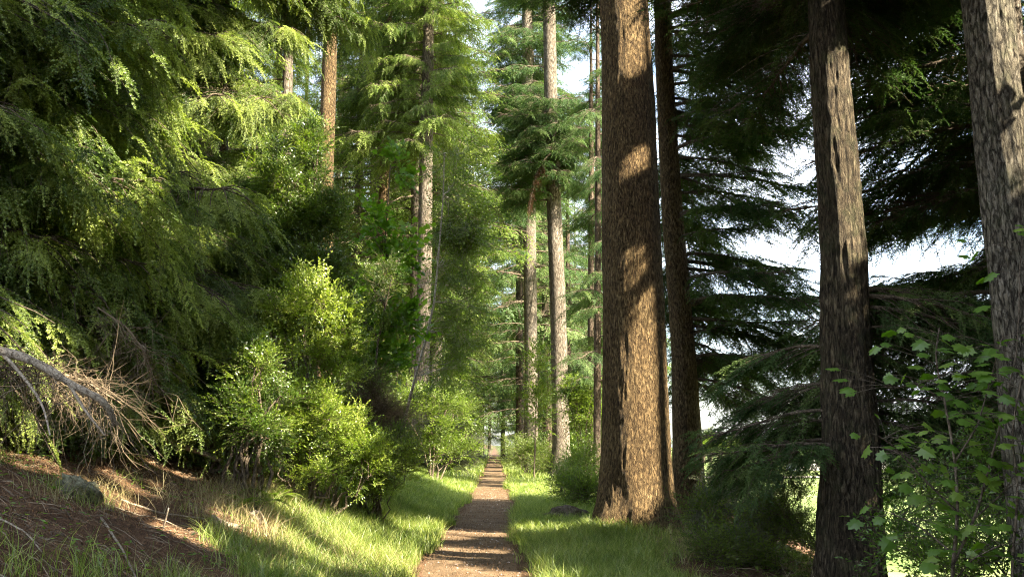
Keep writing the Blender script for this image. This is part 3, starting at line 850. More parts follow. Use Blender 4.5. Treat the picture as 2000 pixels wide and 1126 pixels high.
stem(52, [(1096, 915, 43), (1096, 870, 34), (1090, 600, 31), (1082, 400, 28), (1076, 200, 26), (1072, 0, 24)], 33, "grey trunk right of the path with a bright foot and a dark clump halfway up", M['bark_grey'], 12, 190, 36, boughs=MID_R, keep=out_of([ALLEY, (1060, 380, 1110, 900), (1055, 0, 1100, 190)]))
stem(68, [(1037, 890, 28), (1037, 700, 25), (1035, 500, 25), (1033, 400, 25), (1030, 100, 20), (1029, 0, 19)], 34, "pale trunk left of the grey trunk on the right side of the path", M['bark_grey'], 12, 170, 37, boughs=MID_R, Rlow=1.35, keep=out_of([(960, 560, 1000, 900), (1022, 380, 1055, 800)]))
stem(80, [(1015, 890, 15), (1014, 500, 13)], 32, "thin dark trunk touching the pale trunk on the path side", M['bark_far'], 15, 60, 38, boughs=MID_R, keep=out_of([ALLEY]))
stem(40, [(1166, 900, 15), (1168, 350, 12)], 26, "thin dark stem beside the left edge of the massive trunk", M['bark_far'], 4, 90, 39, boughs=MID_R, Rlow=.8, keep=out_of([ALLEY, (1020, 0, 1110, 900)]))
stem(46, [(1153, 880, 13), (1155, 350, 11)], 26, "slender dark stem between the grey trunk and the massive trunk", M['bark_far'], 4, 90, 40, boughs=MID_R, Rlow=.8, keep=out_of([ALLEY, (1020, 0, 1110, 900)]))
# the rust-brown dead bough caught between the two trunks right of the path
p = at(1075, 300, 50)
o = link("dead_bough", DEAD[0], None, p, (0, .55, rad(188)), .85)
tag(o, "rust-brown dead bough hanging between the grey trunk and the pale trunk", "branch")

# ------------------------------------------------------------------ the far forest: shared crowns
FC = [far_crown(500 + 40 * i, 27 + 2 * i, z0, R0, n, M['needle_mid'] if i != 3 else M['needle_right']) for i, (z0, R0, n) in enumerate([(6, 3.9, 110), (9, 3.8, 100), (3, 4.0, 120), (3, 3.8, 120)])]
FT = []
for i in range(4):
    FT.append(trunk_mesh(np.array([[0, 0, -.5], [0, 0, 0], [.1 * (i - 1.5), 0, 12], [.15 * (i - 1.5), 0, 27 + 2 * i]]), np.array([.32, .31, .22, .03]), M['bark_far'] if i % 2 else M['bark_grey'], 14, .2, 600 + i, step=.6))
r = rng_(777)
spots = []
for k in range(9000):
    y = 28 + 160 * r.random() ** .8
    side = r.random()
    if y > 132 and r.random() < .35: x = path_x(y) + r.uniform(-9, 9)
    elif side < .74: x = path_x(y) - 2.8 - (8 + .42 * y) * r.random()
    else: x = path_x(y) + 2.8 + (2 + .09 * y) * r.random()
    u = 1000 + FPX * x / y
    if u < -150 or u > 1330 or (y < 62 and 590 < u < 870) or (y < 75 and 1000 < u < 1110) or (y < 40 and 700 < u < 1190): continue
    if u < 560 and y > 90: continue
    if 915 < u < 1000 and y < 56: continue
    cr = 4.2 / y * FPX
    if any(y < ty + 4 and abs(u - tu) < cr for tu, ty in ((632, 35), (828, 45), (745, 50), (700, 60), (1090, 52), (1036, 68))): continue
    if x > path_x(y) + 2 and any(in_gap((x, y, z_), 3.2) for z_ in (8, 12, 16, 20)): continue
    if any((x - a) ** 2 + (y - b_) ** 2 < (2.7 + .010 * y) ** 2 for a, b_ in spots): continue
    spots.append((float(x), y))
    if len(spots) >= 150: break
BIG = [(-4.6, 50.0), (-4.6, 64.0), (-4.5, 79.0), (3.0, 86.0), (2.7, 103.0), (-4.8, 96.0), (-4.6, 114.0), (2.4, 122.0), (-7.5, 57.0), (-8, 88.0), (1.3, 76.0), (1.2, 92.0), (-4.3, 57.5)]
spots += BIG
for k, (x, y) in enumerate(spots):
    left = x < path_x(y)
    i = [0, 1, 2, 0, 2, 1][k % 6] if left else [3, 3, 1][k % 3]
    z = gz(x, y)
    root = link("conifer_tree", None, loc=(x, y, z), rot=(0, 0, r.uniform(0, 6)), scale=1.32 if (x, y) in BIG else float(r.uniform(.85, 1.15)))
    tag(root, "sunlit conifer in the far forest left of the path" if left else "dark conifer in the far forest right of the path", "tree",
        "far conifers left of the path" if left else "far conifers right of the path")
    link("trunk", FT[i], root); link("crown", FC[i], root)

# ------------------------------------------------------------------ leafy twigs and shrubs
def leaf_tri(kind, r):
    """outline of one leaf lying along +X, 1 long"""
    if kind == 'oval': V = [[0, 0, 0], [.45, .30, .05], [1, 0, -.05], [.45, -.30, .05]]; F = [[0, 1, 2], [0, 2, 3]]
    elif kind == 'spine': V = [[0, -.05, 0], [0, .05, 0], [1, 0, 0]]; F = [[0, 1, 2]]
    elif kind == 'lobed':
        o = [(0, 0), (.02, .20), (-.10, .46), (.14, .40), (.22, .56), (.36, .34), (.52, .52), (.56, .40), (.74, .44), (.70, .22), (.84, .16), (1.0, 0)]
        o = o + [(a, -b) for a, b in o[-2:0:-1]]
        V = [[.38, 0, .0]] + [[a, b, -.22 * abs(b) - .12 * a * a] for a, b in o]
        n = len(o); F = [[0, 1 + (k + 1) % n, 1 + k] for k in range(n)]
    elif kind == 'fold': V = [[0, 0, 0], [.4, .22, .1], [1, 0, 0], [.4, -.22, .1]]; F = [[0, 2, 1], [0, 3, 2]]
    return np.array(V, float), np.array(F)


def twig(seed, kind, L_=.4, n=14, leaf=.05, mat=1, sub=3, spread=55, petiole=0.0, lift=.2, wood=.0035):
    """a twig along +X with side twigs and leaves"""
    r = rng_(seed); g = Geo()
    V, F = leaf_tri(kind, r)
    T = (V, F, np.full(len(F), mat), np.full(len(F), .5))
    def run(P, m_):
        t = np.linspace(0, 1, len(P))
        s_ = np.linspace(.12, 1, m_)
        X = np.stack([np.interp(s_, t, P[:, k]) for k in range(3)], -1)
        d = norm(P[-1] - P[0])
        a = rad(spread) * r.uniform(.6, 1.2, m_); a[-1] = .1
        az = np.arange(m_) * math.pi * (1 if kind == 'lobed' else .764) + r.normal(0, .5, m_)
        side = np.stack([0 * az, np.cos(az), np.sin(az) * (.5 if kind != 'spine' else 1) + lift], -1)
        D = d * np.cos(a)[:, None] + side * np.sin(a)[:, None]
        D[:, 2] -= .25 if kind == 'lobed' else 0
        D = norm(D)
        U = np.stack([r.normal(0, .45, m_), r.normal(0, .45, m_), np.ones(m_)], -1)
        S = leaf * r.uniform(.6, 1.15, m_)
        g.place(T, X + D * petiole * r.uniform(.5, 1.2, m_)[:, None], D, U, S, r.random(m_))
    P = np.stack([np.linspace(0, L_, 5), r.normal(0, .015, 5), r.normal(0, .015, 5)], -1); P[0] = 0
    g.tube(P, wood * np.linspace(1, .4, 5), 3, 0)
    run(P, n)
    for k in range(sub):
        p = P[1 + k % 3]; a = r.uniform(-1, 1); sg = 1 if k % 2 else -1
        d = norm(np.array([.7, sg * .7, a * .4])); q = np.linspace(0, 1, 4)[:, None]
        Q = p + d * q * L_ * r.uniform(.4, .7)
        g.tube(Q, wood * .6 * np.linspace(1, .4, 4), 3, 0); run(Q, max(4, n // 2))
    return g.arrays()


TW = {
    'holly': [twig(900 + i, 'oval', .38, 16, .052, sub=4) for i in range(3)],
    'small': [twig(910 + i, 'oval', .36, 18, .034, sub=5) for i in range(3)],
    'birch': [twig(920 + i, 'oval', .5, 14, .05, sub=4, lift=-.4) for i in range(3)],
    'maple': [twig(930 + i, 'lobed', .45, 7, .15, sub=1, spread=75, petiole=.05) for i in range(3)],
    'gorse': [twig(940 + i, 'spine', .30, 44, .045, sub=5, spread=45) for i in range(3)],
    'bramble': [twig(950 + i, 'fold', .45, 12, .06, sub=3) for i in range(3)],
    'far': [twig(960 + i, 'oval', .6, 10, .12, sub=3) for i in range(2)],
    'bare': [twig(970 + i, 'spine', .5, 6, .06, mat=0, sub=6, spread=40) for i in range(3)],
}


def shrub(name, label, cat, base, blobs, tw, mats, n, seed, scale=1.0, stems=None, group=None, droop=0.0, gap=.0, stemr=.03, upb=.5, links=40, gapfreq=1.3, part="foliage", shell=.45, carvef=False, wand=.5, sub=8):
    """stems rising from the base and foliage gathered in the given blobs (centre, radii), uneven and with holes"""
    r = rng_(seed); base = np.asarray(base, float)
    root = link(name, None, loc=base); tag(root, label, cat, group)
    if n > 250 and sub:                                       # break each mass into uneven smaller clumps
        bl = []
        for c_, rr_ in blobs:
            for q in range(sub):
                o_ = norm(r.normal(0, 1, 3)) * r.random() ** .5 * .85
                bl.append((np.asarray(c_, float) + o_ * np.asarray(rr_), tuple(np.asarray(rr_, float) * r.uniform(.22, .5) * r.uniform(.8, 1.2, 3))))
        blobs = bl
    g = Geo(); gs = Geo()
    vol = np.array([b[1][0] * b[1][1] * b[1][2] for b in blobs]) ** .8
    pick = r.choice(len(blobs), n, p=vol / vol.sum())
    cen = np.array([b[0] for b in blobs], float) - base; rd = np.array([b[1] for b in blobs], float)
    d = norm(r.normal(0, 1, (n, 3))); q = r.random(n) ** shell * np.clip(1 + .28 * r.normal(0, 1, n), .3, 1.75)
    off = d * q[:, None]
    X = cen[pick] + off * rd[pick]
    W = X + base
    nz = fbm(W[:, 0] * gapfreq + W[:, 2] * .9, W[:, 1] * gapfreq - W[:, 2] * 1.1, seed)
    ok = (nz > gap - .30) & (X[:, 2] > .02)
    X, off = X[ok], off[ok]; n = len(X)
    D = off + np.array([0, 0, upb - droop]) + r.normal(0, .45, (n, 3))
    nw = int(n * wand / 7)                                    # long shoots that break the outline
    if nw:
        wp = r.choice(len(blobs), nw, p=vol / vol.sum()); wd = norm(r.normal(0, 1, (nw, 3)) + [0, 0, .9 - 1.2 * droop])
        w0 = cen[wp] + wd * rd[wp] * .5; wl = rd[wp].mean(1) * r.uniform(.6, 1.35, nw)
        tq = (np.arange(7) + .5) / 7
        WX = w0[:, None] + wd[:, None] * (tq[None, :, None] * wl[:, None, None]); WX[:, :, 2] -= (tq ** 2)[None] * wl[:, None] * .25
        WD = np.repeat(wd, 7, 0) + r.normal(0, .4, (nw * 7, 3))
        X = np.concatenate([X, WX.reshape(-1, 3)]); D = np.concatenate([D, WD]); n = len(X)
        okw = X[:, 2] > .02; X, D = X[okw], D[okw]; n = len(X)
        for q in range(nw): gs.tube(np.stack([w0[q], (w0[q] + WX[q, 3]) / 2, WX[q, 3], WX[q, 6]]), stemr * .22 * np.array([1, .8, .6, .3]), 3, 0)
    U = np.stack([r.normal(0, .3, n), r.normal(0, .3, n), np.ones(n)], -1)
    S = scale * r.uniform(.6, 1.15, n)
    k = r.integers(0, len(tw), n)
    for i in range(len(tw)):
        mk = k == i
        if mk.any(): g.place(tw[i], X[mk], D[mk], U[mk], S[mk], r.random(mk.sum()))
    V, F, Mm, R = g.arrays()
    if carvef:
        okf = carve_mask(V + base, F); g = Geo(); g.add(V, F[okf], Mm[okf], R[okf])
    if stems is None:
        stems = []
        for c_ in cen[::max(1, len(cen) // 9)]:
            p0 = np.array([r.normal(0, .15), r.normal(0, .15), -.1]); t = np.linspace(0, 1, 7)[:, None]
            P = p0 * (1 - t) + c_ * t + np.array([0, 0, 1]) * (np.sin(t * math.pi) * .15 * abs(c_[2]))
            P[1:-1] += r.normal(0, .05, (5, 3)); stems.append((P, stemr))
    else: stems = [(np.asarray(P, float) - base, rr) for P, rr in stems]
    for P, rr in stems: gs.tube(P, rr * np.linspace(1, .25, len(P)), 6, 0)
    allp = np.concatenate([P[len(P) // 3:] for P, _ in stems])
    for i in r.choice(n, min(links, n), replace=False):
        c_ = allp[np.argmin(np.linalg.norm(allp - X[i] + np.array([0, 0, .3]), axis=1))]
        t = np.linspace(0, 1, 6)[:, None]
        P = c_ * (1 - t) + X[i] * t; P[1:-1] += r.normal(0, .04, (4, 3)); P[:, 2] += (np.sin(t * math.pi) * .08)[:, 0]
        gs.tube(P, stemr * .35 * np.linspace(1, .3, 6), 4, 0)
    link("stem", gs.mesh("stem", [mats[0]], (0,)), root)
    link(part, g.mesh(part, mats, (0,)), root)
    return root


def pb(u, v, Y, ru, rv=None, rd=None):
    """blob at a pixel, radii in pixels"""
    rv = rv or ru
    return (at(u, v, Y), (ru / FPX * Y, (rd or ru) / FPX * Y, rv / FPX * Y))


def gp(u, Y, dz=0.0):
    x = (u - 1000) / FPX * Y
    return np.array([x, Y, gz(x, Y) + dz])


def ppath(Y, pts): return np.array([at(u, v, Y + (k * .0)) for k, (u, v) in enumerate(pts)])


shrub("holly_tree", "tall dark holly with scattered bright shoots beside the left spruces", "tree", gp(590, 19),
      [pb(560, 350, 19, 80), pb(620, 430, 19, 70), pb(500, 460, 19, 70), pb(570, 540, 19, 110, 80), pb(640, 520, 19, 45, 90), pb(480, 600, 19, 60), pb(600, 290, 19, 45)],
      TW['holly'], [M['limb'], M['holly']], 2100, 1, gap=.12, gapfreq=2.0, stemr=.05, links=80)
shrub("bush", "yellow-green sunlit bush with small leaves, brightest shrub left of the path", "bush", gp(620, 16.5),
      [pb(630, 620, 16.5, 75, 60), pb(570, 600, 16.5, 55), pb(660, 700, 16.5, 50, 60), pb(590, 700, 16.5, 75, 60), pb(570, 780, 16.5, 70, 50), pb(640, 800, 16.5, 60, 60)],
      TW['holly'], [M['limb'], M['newleaf']], 760, 2, gap=.2, gapfreq=2.2, wand=1.2, links=60, sub=11)
shrub("bush", "leafy bush under the lowest lit spruce spray", "bush", gp(490, 15),
      [pb(495, 730, 15, 50), pb(470, 790, 15, 40), pb(520, 810, 15, 55)], TW['holly'], [M['limb'], M['holly']], 400, 3, gap=.2, gapfreq=2.4, wand=.9)
shrub("bush", "low rounded bush at the top of the grassy verge", "bush", gp(620, 16),
      [pb(600, 820, 16, 60), pb(660, 850, 16, 55), pb(560, 860, 16, 40), pb(700, 900, 16, 45), pb(640, 925, 16, 50, 22), pb(560, 915, 16, 45, 20), pb(740, 930, 16, 40, 16)], TW['holly'], [M['limb'], M['newleaf']], 560, 4, gap=.2, gapfreq=2.4, wand=1.1, sub=9, scale=.8)
shrub("bush", "brown twiggy bush behind the low rounded bush", "bush", gp(720, 20),
      [pb(710, 790, 20, 50), pb(750, 830, 20, 50), pb(700, 850, 20, 40)], TW['bare'], [M['deadtwig'], M['deadtwig']], 500, 5, gap=.0)
shrub("maple_tree", "young broad leaved tree with large lobed leaves before the red-brown trunk", "tree", gp(745, 22),
      [pb(775, 330, 22, 22), pb(735, 430, 22, 30), pb(775, 500, 22, 32), pb(735, 590, 22, 35), pb(790, 650, 22, 55, 22), pb(740, 710, 22, 60, 22), pb(700, 640, 22, 30)],
      TW['maple'], [M['limb'], M['maple']], 190, 6, gap=.05, links=50, scale=1.0,
      stems=[(ppath(22, [(733, 860), (740, 760), (742, 640), (750, 500), (762, 330)]), .04)])
shrub("birch_tree", "slender leaning white birch with fine drooping leaves left of the path", "tree", at(781, 870, 26),
      [pb(893, 330, 27, 36, 70), pb(905, 440, 27, 40, 60), pb(895, 520, 27, 38, 60), pb(905, 600, 27, 36, 60), pb(885, 650, 27, 40, 50), pb(890, 720, 27, 40, 40)],
      TW['birch'], [M['birch_bark'], M['birch_leaf']], 700, 7, gap=.1, droop=.9, links=26, scale=1.45, stemr=.035,
      stems=[(ppath(26, [(778, 880), (786, 840), (800, 780), (812, 735), (835, 650), (848, 590), (855, 520), (866, 380), (868, 300)]), .05)])
shrub("sapling", "thin reddish sapling leaning right between the holly and the white birch", "tree", at(724, 840, 21),
      [pb(745, 560, 21, 40), pb(720, 650, 21, 35)], TW['small'], [M['limb'], M['holly']], 130, 8, links=20,
      stems=[(ppath(21, [(722, 850), (728, 760), (738, 670), (752, 600), (766, 540)]), .035)])
shrub("gorse_bush", "blue-green gorse beside the left edge of the path", "bush", gp(850, 45),
      [pb(850, 850, 45, 45, 35), pb(890, 868, 45, 42, 32), pb(830, 890, 44, 40, 28), pb(905, 895, 45, 30, 24), pb(795, 868, 46, 42, 40), pb(870, 905, 44, 40, 20), pb(925, 885, 46, 16, 28)],
      TW['gorse'], [M['limb'], M['gorse']], 2600, 9, scale=1.9, gap=.08, upb=.9, gapfreq=1.5)
shrub("gorse_bush", "grey-green gorse on the slope right of the massive trunk", "bush", gp(1450, 17),
      [pb(1420, 950, 18, 55, 45), pb(1480, 1010, 17, 55, 45), pb(1400, 1020, 17, 50, 40), pb(1530, 1050, 16, 45, 35), pb(1440, 1090, 15, 60, 35)],
      TW['gorse'], [M['limb'], M['gorse']], 1300, 10, scale=1.1, gap=.05, upb=.8)
shrub("bramble", "low leafy bramble at the foot of the massive trunk", "bush", gp(1390, 15.5),
      [pb(1360, 1020, 16, 50, 25), pb(1440, 1050, 15.5, 60, 30), pb(1380, 1090, 14.5, 60, 30), pb(1500, 1100, 14.5, 60, 30)],
      TW['bramble'], [M['limb'], M['birch_leaf']], 420, 11, gap=.1, stemr=.012)
shrub("sprig", "curving twigs with pale new leaves at the bottom of the bushes by the verge", "bush", gp(745, 18.5),
      [pb(765, 900, 18.5, 42, 24), pb(740, 930, 18.5, 35, 20), pb(790, 930, 18.5, 22, 18), pb(735, 960, 18.5, 25, 20)], TW['small'], [M['limb'], M['newleaf']], 210, 12, stemr=.014, links=50)
shrub("bush", "dark low bush between the pale trunk and the grey trunk", "bush", gp(1030, 55),
      [pb(1015, 895, 56, 20, 26), pb(1045, 898, 55, 24, 28), pb(1062, 912, 52, 20, 18), pb(1002, 885, 58, 14, 26)], TW['bramble'], [M['limb'], M['birch_leaf']], 700, 13, scale=1.5)
shrub("bush", "leafy young growth climbing beside the pale trunk", "bush", gp(1050, 48),
      [pb(1052, 720, 48, 20, 50), pb(1050, 800, 48, 24, 50)], TW['far'], [M['limb'], M['birch_leaf']], 200, 14, scale=.9)
shrub("bush", "dark undergrowth left of the massive trunk foot", "bush", gp(1120, 30),
      [pb(1135, 915, 30, 38, 28), pb(1105, 955, 27, 35, 16), pb(1150, 960, 25, 35, 22)], TW['bramble'], [M['limb'], M['birch_leaf']], 450, 15, scale=1.2, gap=.1)
shrub("bush", "leafy shrub behind the foot of the grey trunk", "bush", gp(1140, 44),
      [pb(1140, 830, 44, 35, 60), pb(1120, 780, 44, 20, 40), pb(1165, 760, 44, 20, 60)], TW['far'], [M['limb'], M['birch_leaf']], 380, 16, scale=.9)

shrub("bush", "rough mixed thicket right of the low rounded bush", "bush", gp(720, 18.5),
      [pb(700, 860, 18.5, 50, 45), pb(760, 880, 18.5, 45, 35), pb(740, 925, 18.5, 55, 35), pb(690, 930, 18.5, 40, 35), pb(660, 800, 19, 50, 50), pb(720, 760, 20, 45, 50)],
      TW['bramble'], [M['limb'], M['birch_leaf']], 1000, 17, gap=.2, wand=.9, gapfreq=2.5, scale=.8)
shrub("bush", "shaded leafy bush behind the fern, below the leafy bush", "bush", gp(450, 16),
      [pb(440, 830, 16, 50, 40), pb(500, 870, 15.5, 50, 30), pb(400, 860, 16, 40, 30)], TW['holly'], [M['limb'], M['holly']], 650, 18, gap=.1, gapfreq=3)
shrub("bush", "green thicket round the foot of the pale mid-distance trunk", "bush", gp(840, 38),
      [pb(850, 780, 38, 50, 50), pb(800, 800, 38, 45, 50), pb(890, 800, 40, 40, 45), pb(880, 730, 40, 35, 40), pb(920, 830, 42, 25, 35), pb(850, 860, 38, 50, 40), pb(890, 880, 39, 40, 35)],
      TW['far'], [M['limb'], M['birch_leaf']], 900, 19, gap=.15, scale=.8)
# understory along both sides far down the path: a few shrubs, copied
protos = []
for i in range(4):
    bl = [((0, 0, 1.0), (1.4, 1.4, 1.0)), ((.8, .3, 2.2), (1.1, 1.1, 1.2)), ((-.7, -.2, 2.8 + .8 * i), (1.0, 1.0, 1.4)), ((.1, .4, 3.6 + i), (.9, .9, 1.2)), ((0, 0, .4), (1.9, 1.9, .45))]
    o = shrub("understory_bush", "leafy undergrowth shrub under the far conifers", "bush", (0, 0, 0), bl, TW['far'], [M['limb'], M['birch_leaf'] if i % 2 else M['holly']], 420, 30 + i, scale=1.0, gap=.05, group="undergrowth shrubs under the far conifers")
    protos.append(o)
r = rng_(88)
k = 0; us = []
for _ in range(3000):
    y = 30 + 120 * r.random()
    if r.random() < .66: x = path_x(y) - 2.6 - (4 + .40 * y) * r.random()
    else: x = path_x(y) + 2.8 + (1 + .10 * y) * r.random()
    u = 1000 + FPX * x / y
    if u < 380 or u > 1330 or (y < 55 and u > 980) or (y < 38 and u > 780): continue
    if (abs(u - 828) < 60 and y < 46) or (abs(u - 1060) < 75 and y < 100): continue
    if any((x - a) ** 2 + (y - b_) ** 2 < 2.3 ** 2 for a, b_ in us): continue
    us.append((x, y))
    if len(us) >= 85: break
for k, (x, y) in enumerate(us):
    src = protos[k % 4]
    if k < 4: o = src
    else:
        o = src.copy(); COL.objects.link(o)
        for ch in list(src.children):
            c_ = ch.copy(); COL.objects.link(c_); c_.parent = o
    o.location = (x, y, gz(x, y)); o.rotation_euler = (0, 0, r.uniform(0, 6)); s_ = r.uniform(.7, 1.3); o.scale = (s_, s_, s_ * r.uniform(.8, 1.3))

# broad-leaved sapling in front on the right, each leaf large enough to read its lobes
def front_maple():
    Y = 5.6; r = rng_(4)
    base = at(1855, 1300, Y)
    base[2] = gz(base[0], Y)
    root = link("maple_sapling", None, loc=base)
    tag(root, "young broad leaved sapling with large lobed leaves in front of the ridged trunk", "sapling")
    stems = [([(1855, 1300), (1858, 1126), (1872, 1000), (1866, 900), (1845, 780), (1825, 700), (1835, 640)], .012),
             ([(1862, 1100), (1905, 1010), (1935, 900), (1960, 800), (1985, 700), (1990, 610)], .009),
             ([(1870, 1000), (1800, 930), (1745, 870), (1715, 850)], .006),
             ([(1866, 900), (1910, 830), (1940, 720), (1960, 650)], .006),
             ([(1862, 1080), (1800, 1030), (1740, 1000)], .006),
             ([(1980, 1300), (1975, 1100), (1990, 960), (1975, 850), (1990, 760), (2010, 700)], .010),
             ([(1845, 780), (1790, 750), (1740, 760)], .005), ([(1905, 1010), (1960, 960), (2000, 900)], .005),
             ([(1858, 1140), (1900, 1090), (1960, 1060)], .006), ([(1990, 610), (1992, 520), (2000, 440)], .005)]
    gs = Geo(); pts = []
    for k, (pp, rr) in enumerate(stems):
        P = np.array([at(u, v, Y + .25 * math.sin(k * 2.1) * (j / len(pp)) ) for j, (u, v) in enumerate(pp)])
        t = np.linspace(0, 1, 22); tt = np.linspace(0, 1, len(P))
        P = np.stack([np.interp(t, tt, P[:, q]) for q in range(3)], -1)
        for _ in range(2): P[1:-1] = (P[:-2] + P[1:-1] * 2 + P[2:]) / 4
        gs.tube(P - base, rr * np.linspace(1, .35, len(P)), 6, 0)
        pts.append(P)
    link("stem", gs.mesh("stem", [M['limb']], (0,)), root)
    V, F = leaf_tri('lobed', r); T = (V, F, np.full(len(F), 1), np.full(len(F), .5))
    g = Geo()
    for k, P in enumerate(pts):
        m_ = [44, 44, 24, 26, 20, 36, 16, 22, 22, 10][k]
        lo = [.30, .15, .2, .2, .2, .2, .2, .2, .2, .3][k]
        for i in range(m_):
            s_ = lo + (1 - lo) * (i + r.random()) / m_
            p = P[int(s_ * 21)]
            a = r.uniform(0, 6.28); d = norm(np.array([math.cos(a), math.sin(a) * .8, r.uniform(-.1, .5)]))
            l = r.uniform(.05, .34)
            q = p + d * l
            t = np.linspace(0, 1, 4)[:, None]
            B = p * (1 - t) + q * t; B[:, 2] += (np.sin(t * 3.14) * .015)[:, 0]
            gs2 = Geo(); g.tube(B - base, .0016, 3, 0)
            dd = norm(np.array([d[0], d[1] - .3, r.uniform(-.75, .05)]))
            g.place(T, np.array([q - base]), np.array([dd]), np.array([[r.normal(.1, .3), r.normal(-.5, .3), 1.]]), [r.uniform(.045, .095)], [r.random()])
    link("foliage", g.mesh("foliage", [M['limb'], M['maple']], (0,)), root)


front_maple()
shrub("bush", "tangle of small-leaved twigs at the foot of the ridged trunk, right side", "bush", (4.9, 9.6, gz(4.9, 9.6)),
      [pb(1780, 1080, 9.6, 70, 50), pb(1880, 1110, 9.2, 70, 50), pb(1950, 1040, 9.6, 50, 50), pb(1820, 980, 10, 50, 50), pb(1920, 930, 10, 50, 50)],
      TW['bramble'], [M['limb'], M['maple']], 260, 21, gap=.25, gapfreq=2.5, wand=1.2, scale=.9, stemr=.014, links=70)
shrub("elder_bush", "small pale-leaved bush half hidden behind the ridged trunk, left side", "bush", (4.7, 15.2, gz(4.7, 15.2)),
      [pb(1540, 1010, 15, 55, 45), pb(1590, 1070, 14.5, 50, 40), pb(1500, 940, 15.5, 40, 30)],
      TW['birch'], [M['limb'], M['birch_leaf']], 200, 22, gap=.2, gapfreq=2.5, wand=1.0, scale=.7, stemr=.014, links=60)

# ------------------------------------------------------------------ ferns
def fern_mesh(seed, nf=8, L_=.8):
    r = rng_(seed); g = Geo()
    for k in range(nf):
        a = k * 2 * math.pi / nf + r.normal(0, .3); l = L_ * r.uniform(.7, 1.1); up = r.uniform(.5, 1.0)
        t = np.linspace(0, 1, 26)
        P = np.stack([t * l * math.cos(a), t * l * math.sin(a), up * l * t - .75 * l * t ** 2.4], -1)
        g.tube(P[::3], .004, 3, 0)
        d = norm(np.gradient(P, axis=0)); sd = np.array([-math.sin(a), math.cos(a), 0])
        V, F = leaf_tri('fold', r); V = V * [1, .75, .5]
        T = (V, F, np.full(2, 1), np.full(2, .5))
        for sg in (-1, 1):
            D = sd * sg + d * .35; D = D[3:]
            S = .30 * l * np.sin(np.clip(t[3:] * 3.0 + .25, 0, math.pi)) ** .8 * (1 - t[3:] * .55) + .02
            g.place(T, P[3:], D, np.tile([0, 0, 1.], (len(D), 1)), S, r.random(len(D)))
    return g.mesh("frond", [M['limb'], M['fern']])


FN = [fern_mesh(70 + i, 7 + i) for i in range(3)]
for k, (u, Y, s_, lb) in enumerate([(500, 14.2, .8, "fern under the leafy bush at the edge of the bare bank"), (545, 15.0, .75, "fern lit by the sun between two bushes on the bank"),
                                    (465, 13.6, .6, "smallest fern on the left, at the dark edge of the spruces"), (700, 12.2, .45, "small fern low in the bright verge grass"),
                                    (1400, 15.2, .6, "fern at the foot of the slimmer brown trunk"), (1120, 24, .7, "fern in the grass left of the massive trunk"), (1470, 14.6, .5, "fern among brambles right of the massive trunk")]):
    root = link("fern", None, loc=gp(u, Y), rot=(0, 0, k * 1.3), scale=s_)
    tag(root, lb, "fern")
    link("frond", FN[k % 3], root)

# ------------------------------------------------------------------ grass, litter
def blades(name, label, mat, X, Y, Lm, Wm, seed, lean=.5, segs=3, zoff=0.0, comb=(0, 0)):
    r = rng_(seed); n = len(X)
    Z = height(X, Y) + zoff
    a = r.uniform(0, 2 * math.pi, n); l = Lm * r.uniform(.5, 1.3, n)
    ln = lean * r.uniform(.3, 1.6, n)
    dx, dy = np.cos(a) + comb[0], np.sin(a) + comb[1]
    wa = r.uniform(0, math.pi, n); wx, wy = np.cos(wa) * Wm, np.sin(wa) * Wm
    V = []
    ts = np.linspace(0, 1, segs + 1)
    for k, t in enumerate(ts):
        px_ = X + dx * l * ln * t ** 2; py_ = Y + dy * l * ln * t ** 2; pz_ = Z + l * (t - .35 * np.minimum(ln, 1.4) * t ** 2.2)
        wk = (1 - t) ** .7
        if k < segs:
            V.append(np.stack([px_ - wx * wk, py_ - wy * wk, pz_], -1)); V.append(np.stack([px_ + wx * wk, py_ + wy * wk, pz_], -1))
        else: V.append(np.stack([px_, py_, pz_], -1))
    V = np.stack(V, 1); m_ = V.shape[1]
    F = []
    for k in range(segs - 1):
        F += [[2 * k, 2 * k + 1, 2 * k + 3], [2 * k, 2 * k + 3, 2 * k + 2]]
    F.append([2 * segs - 2, 2 * segs - 1, 2 * segs])
    F = np.array(F)
    FF = (F[None] + (np.arange(n) * m_)[:, None, None]).reshape(-1, 3)
    g = Geo(); g.add(V.reshape(-1, 3), FF, 0, np.repeat(r.random(n), len(F)))
    tag(link(name, g.mesh(name, [mat])), label, kind="stuff")


def scatter(n, x0, x1, y0, y1, dens, seed, ypow=1.0):
    r = rng_(seed)
    X = r.uniform(x0, x1, n); Y = y0 + (y1 - y0) * r.random(n) ** ypow
    k = r.random(n) < dens(X, Y)
    return X[k], Y[k]


def verge(X, Y):
    n = fbm(X * 2.5, Y * 2.5, 51)
    dd = np.abs(X - path_x(Y)); inner = smooth(.66, .85, dd + .50 * vnoise(X * 2.2, Y * 1.5, 71)) * (dd < .98)
    return np.maximum(green_mask(X, Y), inner) * np.clip(.75 + n, 0, 1)


X, Y = scatter(520000, -6.5, 5.0, 8, 45, verge, 1, 1.5)
blades("grass", "bright green grass along both sides of the path", M['grass'], X, Y, .20 + .12 * np.clip(vnoise(X * 1.7, Y * 1.7, 8) + .5, 0, 1), np.clip(.0016 + .0002 * Y, 0, .010), 2, .7)
X, Y = scatter(60000, -9, 9, 40, 110, lambda X, Y: verge(X, Y), 3)
blades("grass", "far grass edging the end of the path", M['grass'], X, Y, .34, .018, 4, .6)
X, Y = scatter(60000, -6.5, 5.0, 8, 34, verge, 31, 1.4)
blades("dry_grass", "dead blades mixed into the green verges", M['drygrass'], X, Y, .20, np.clip(.0014 + .0002 * Y, 0, .008), 32, 1.1)
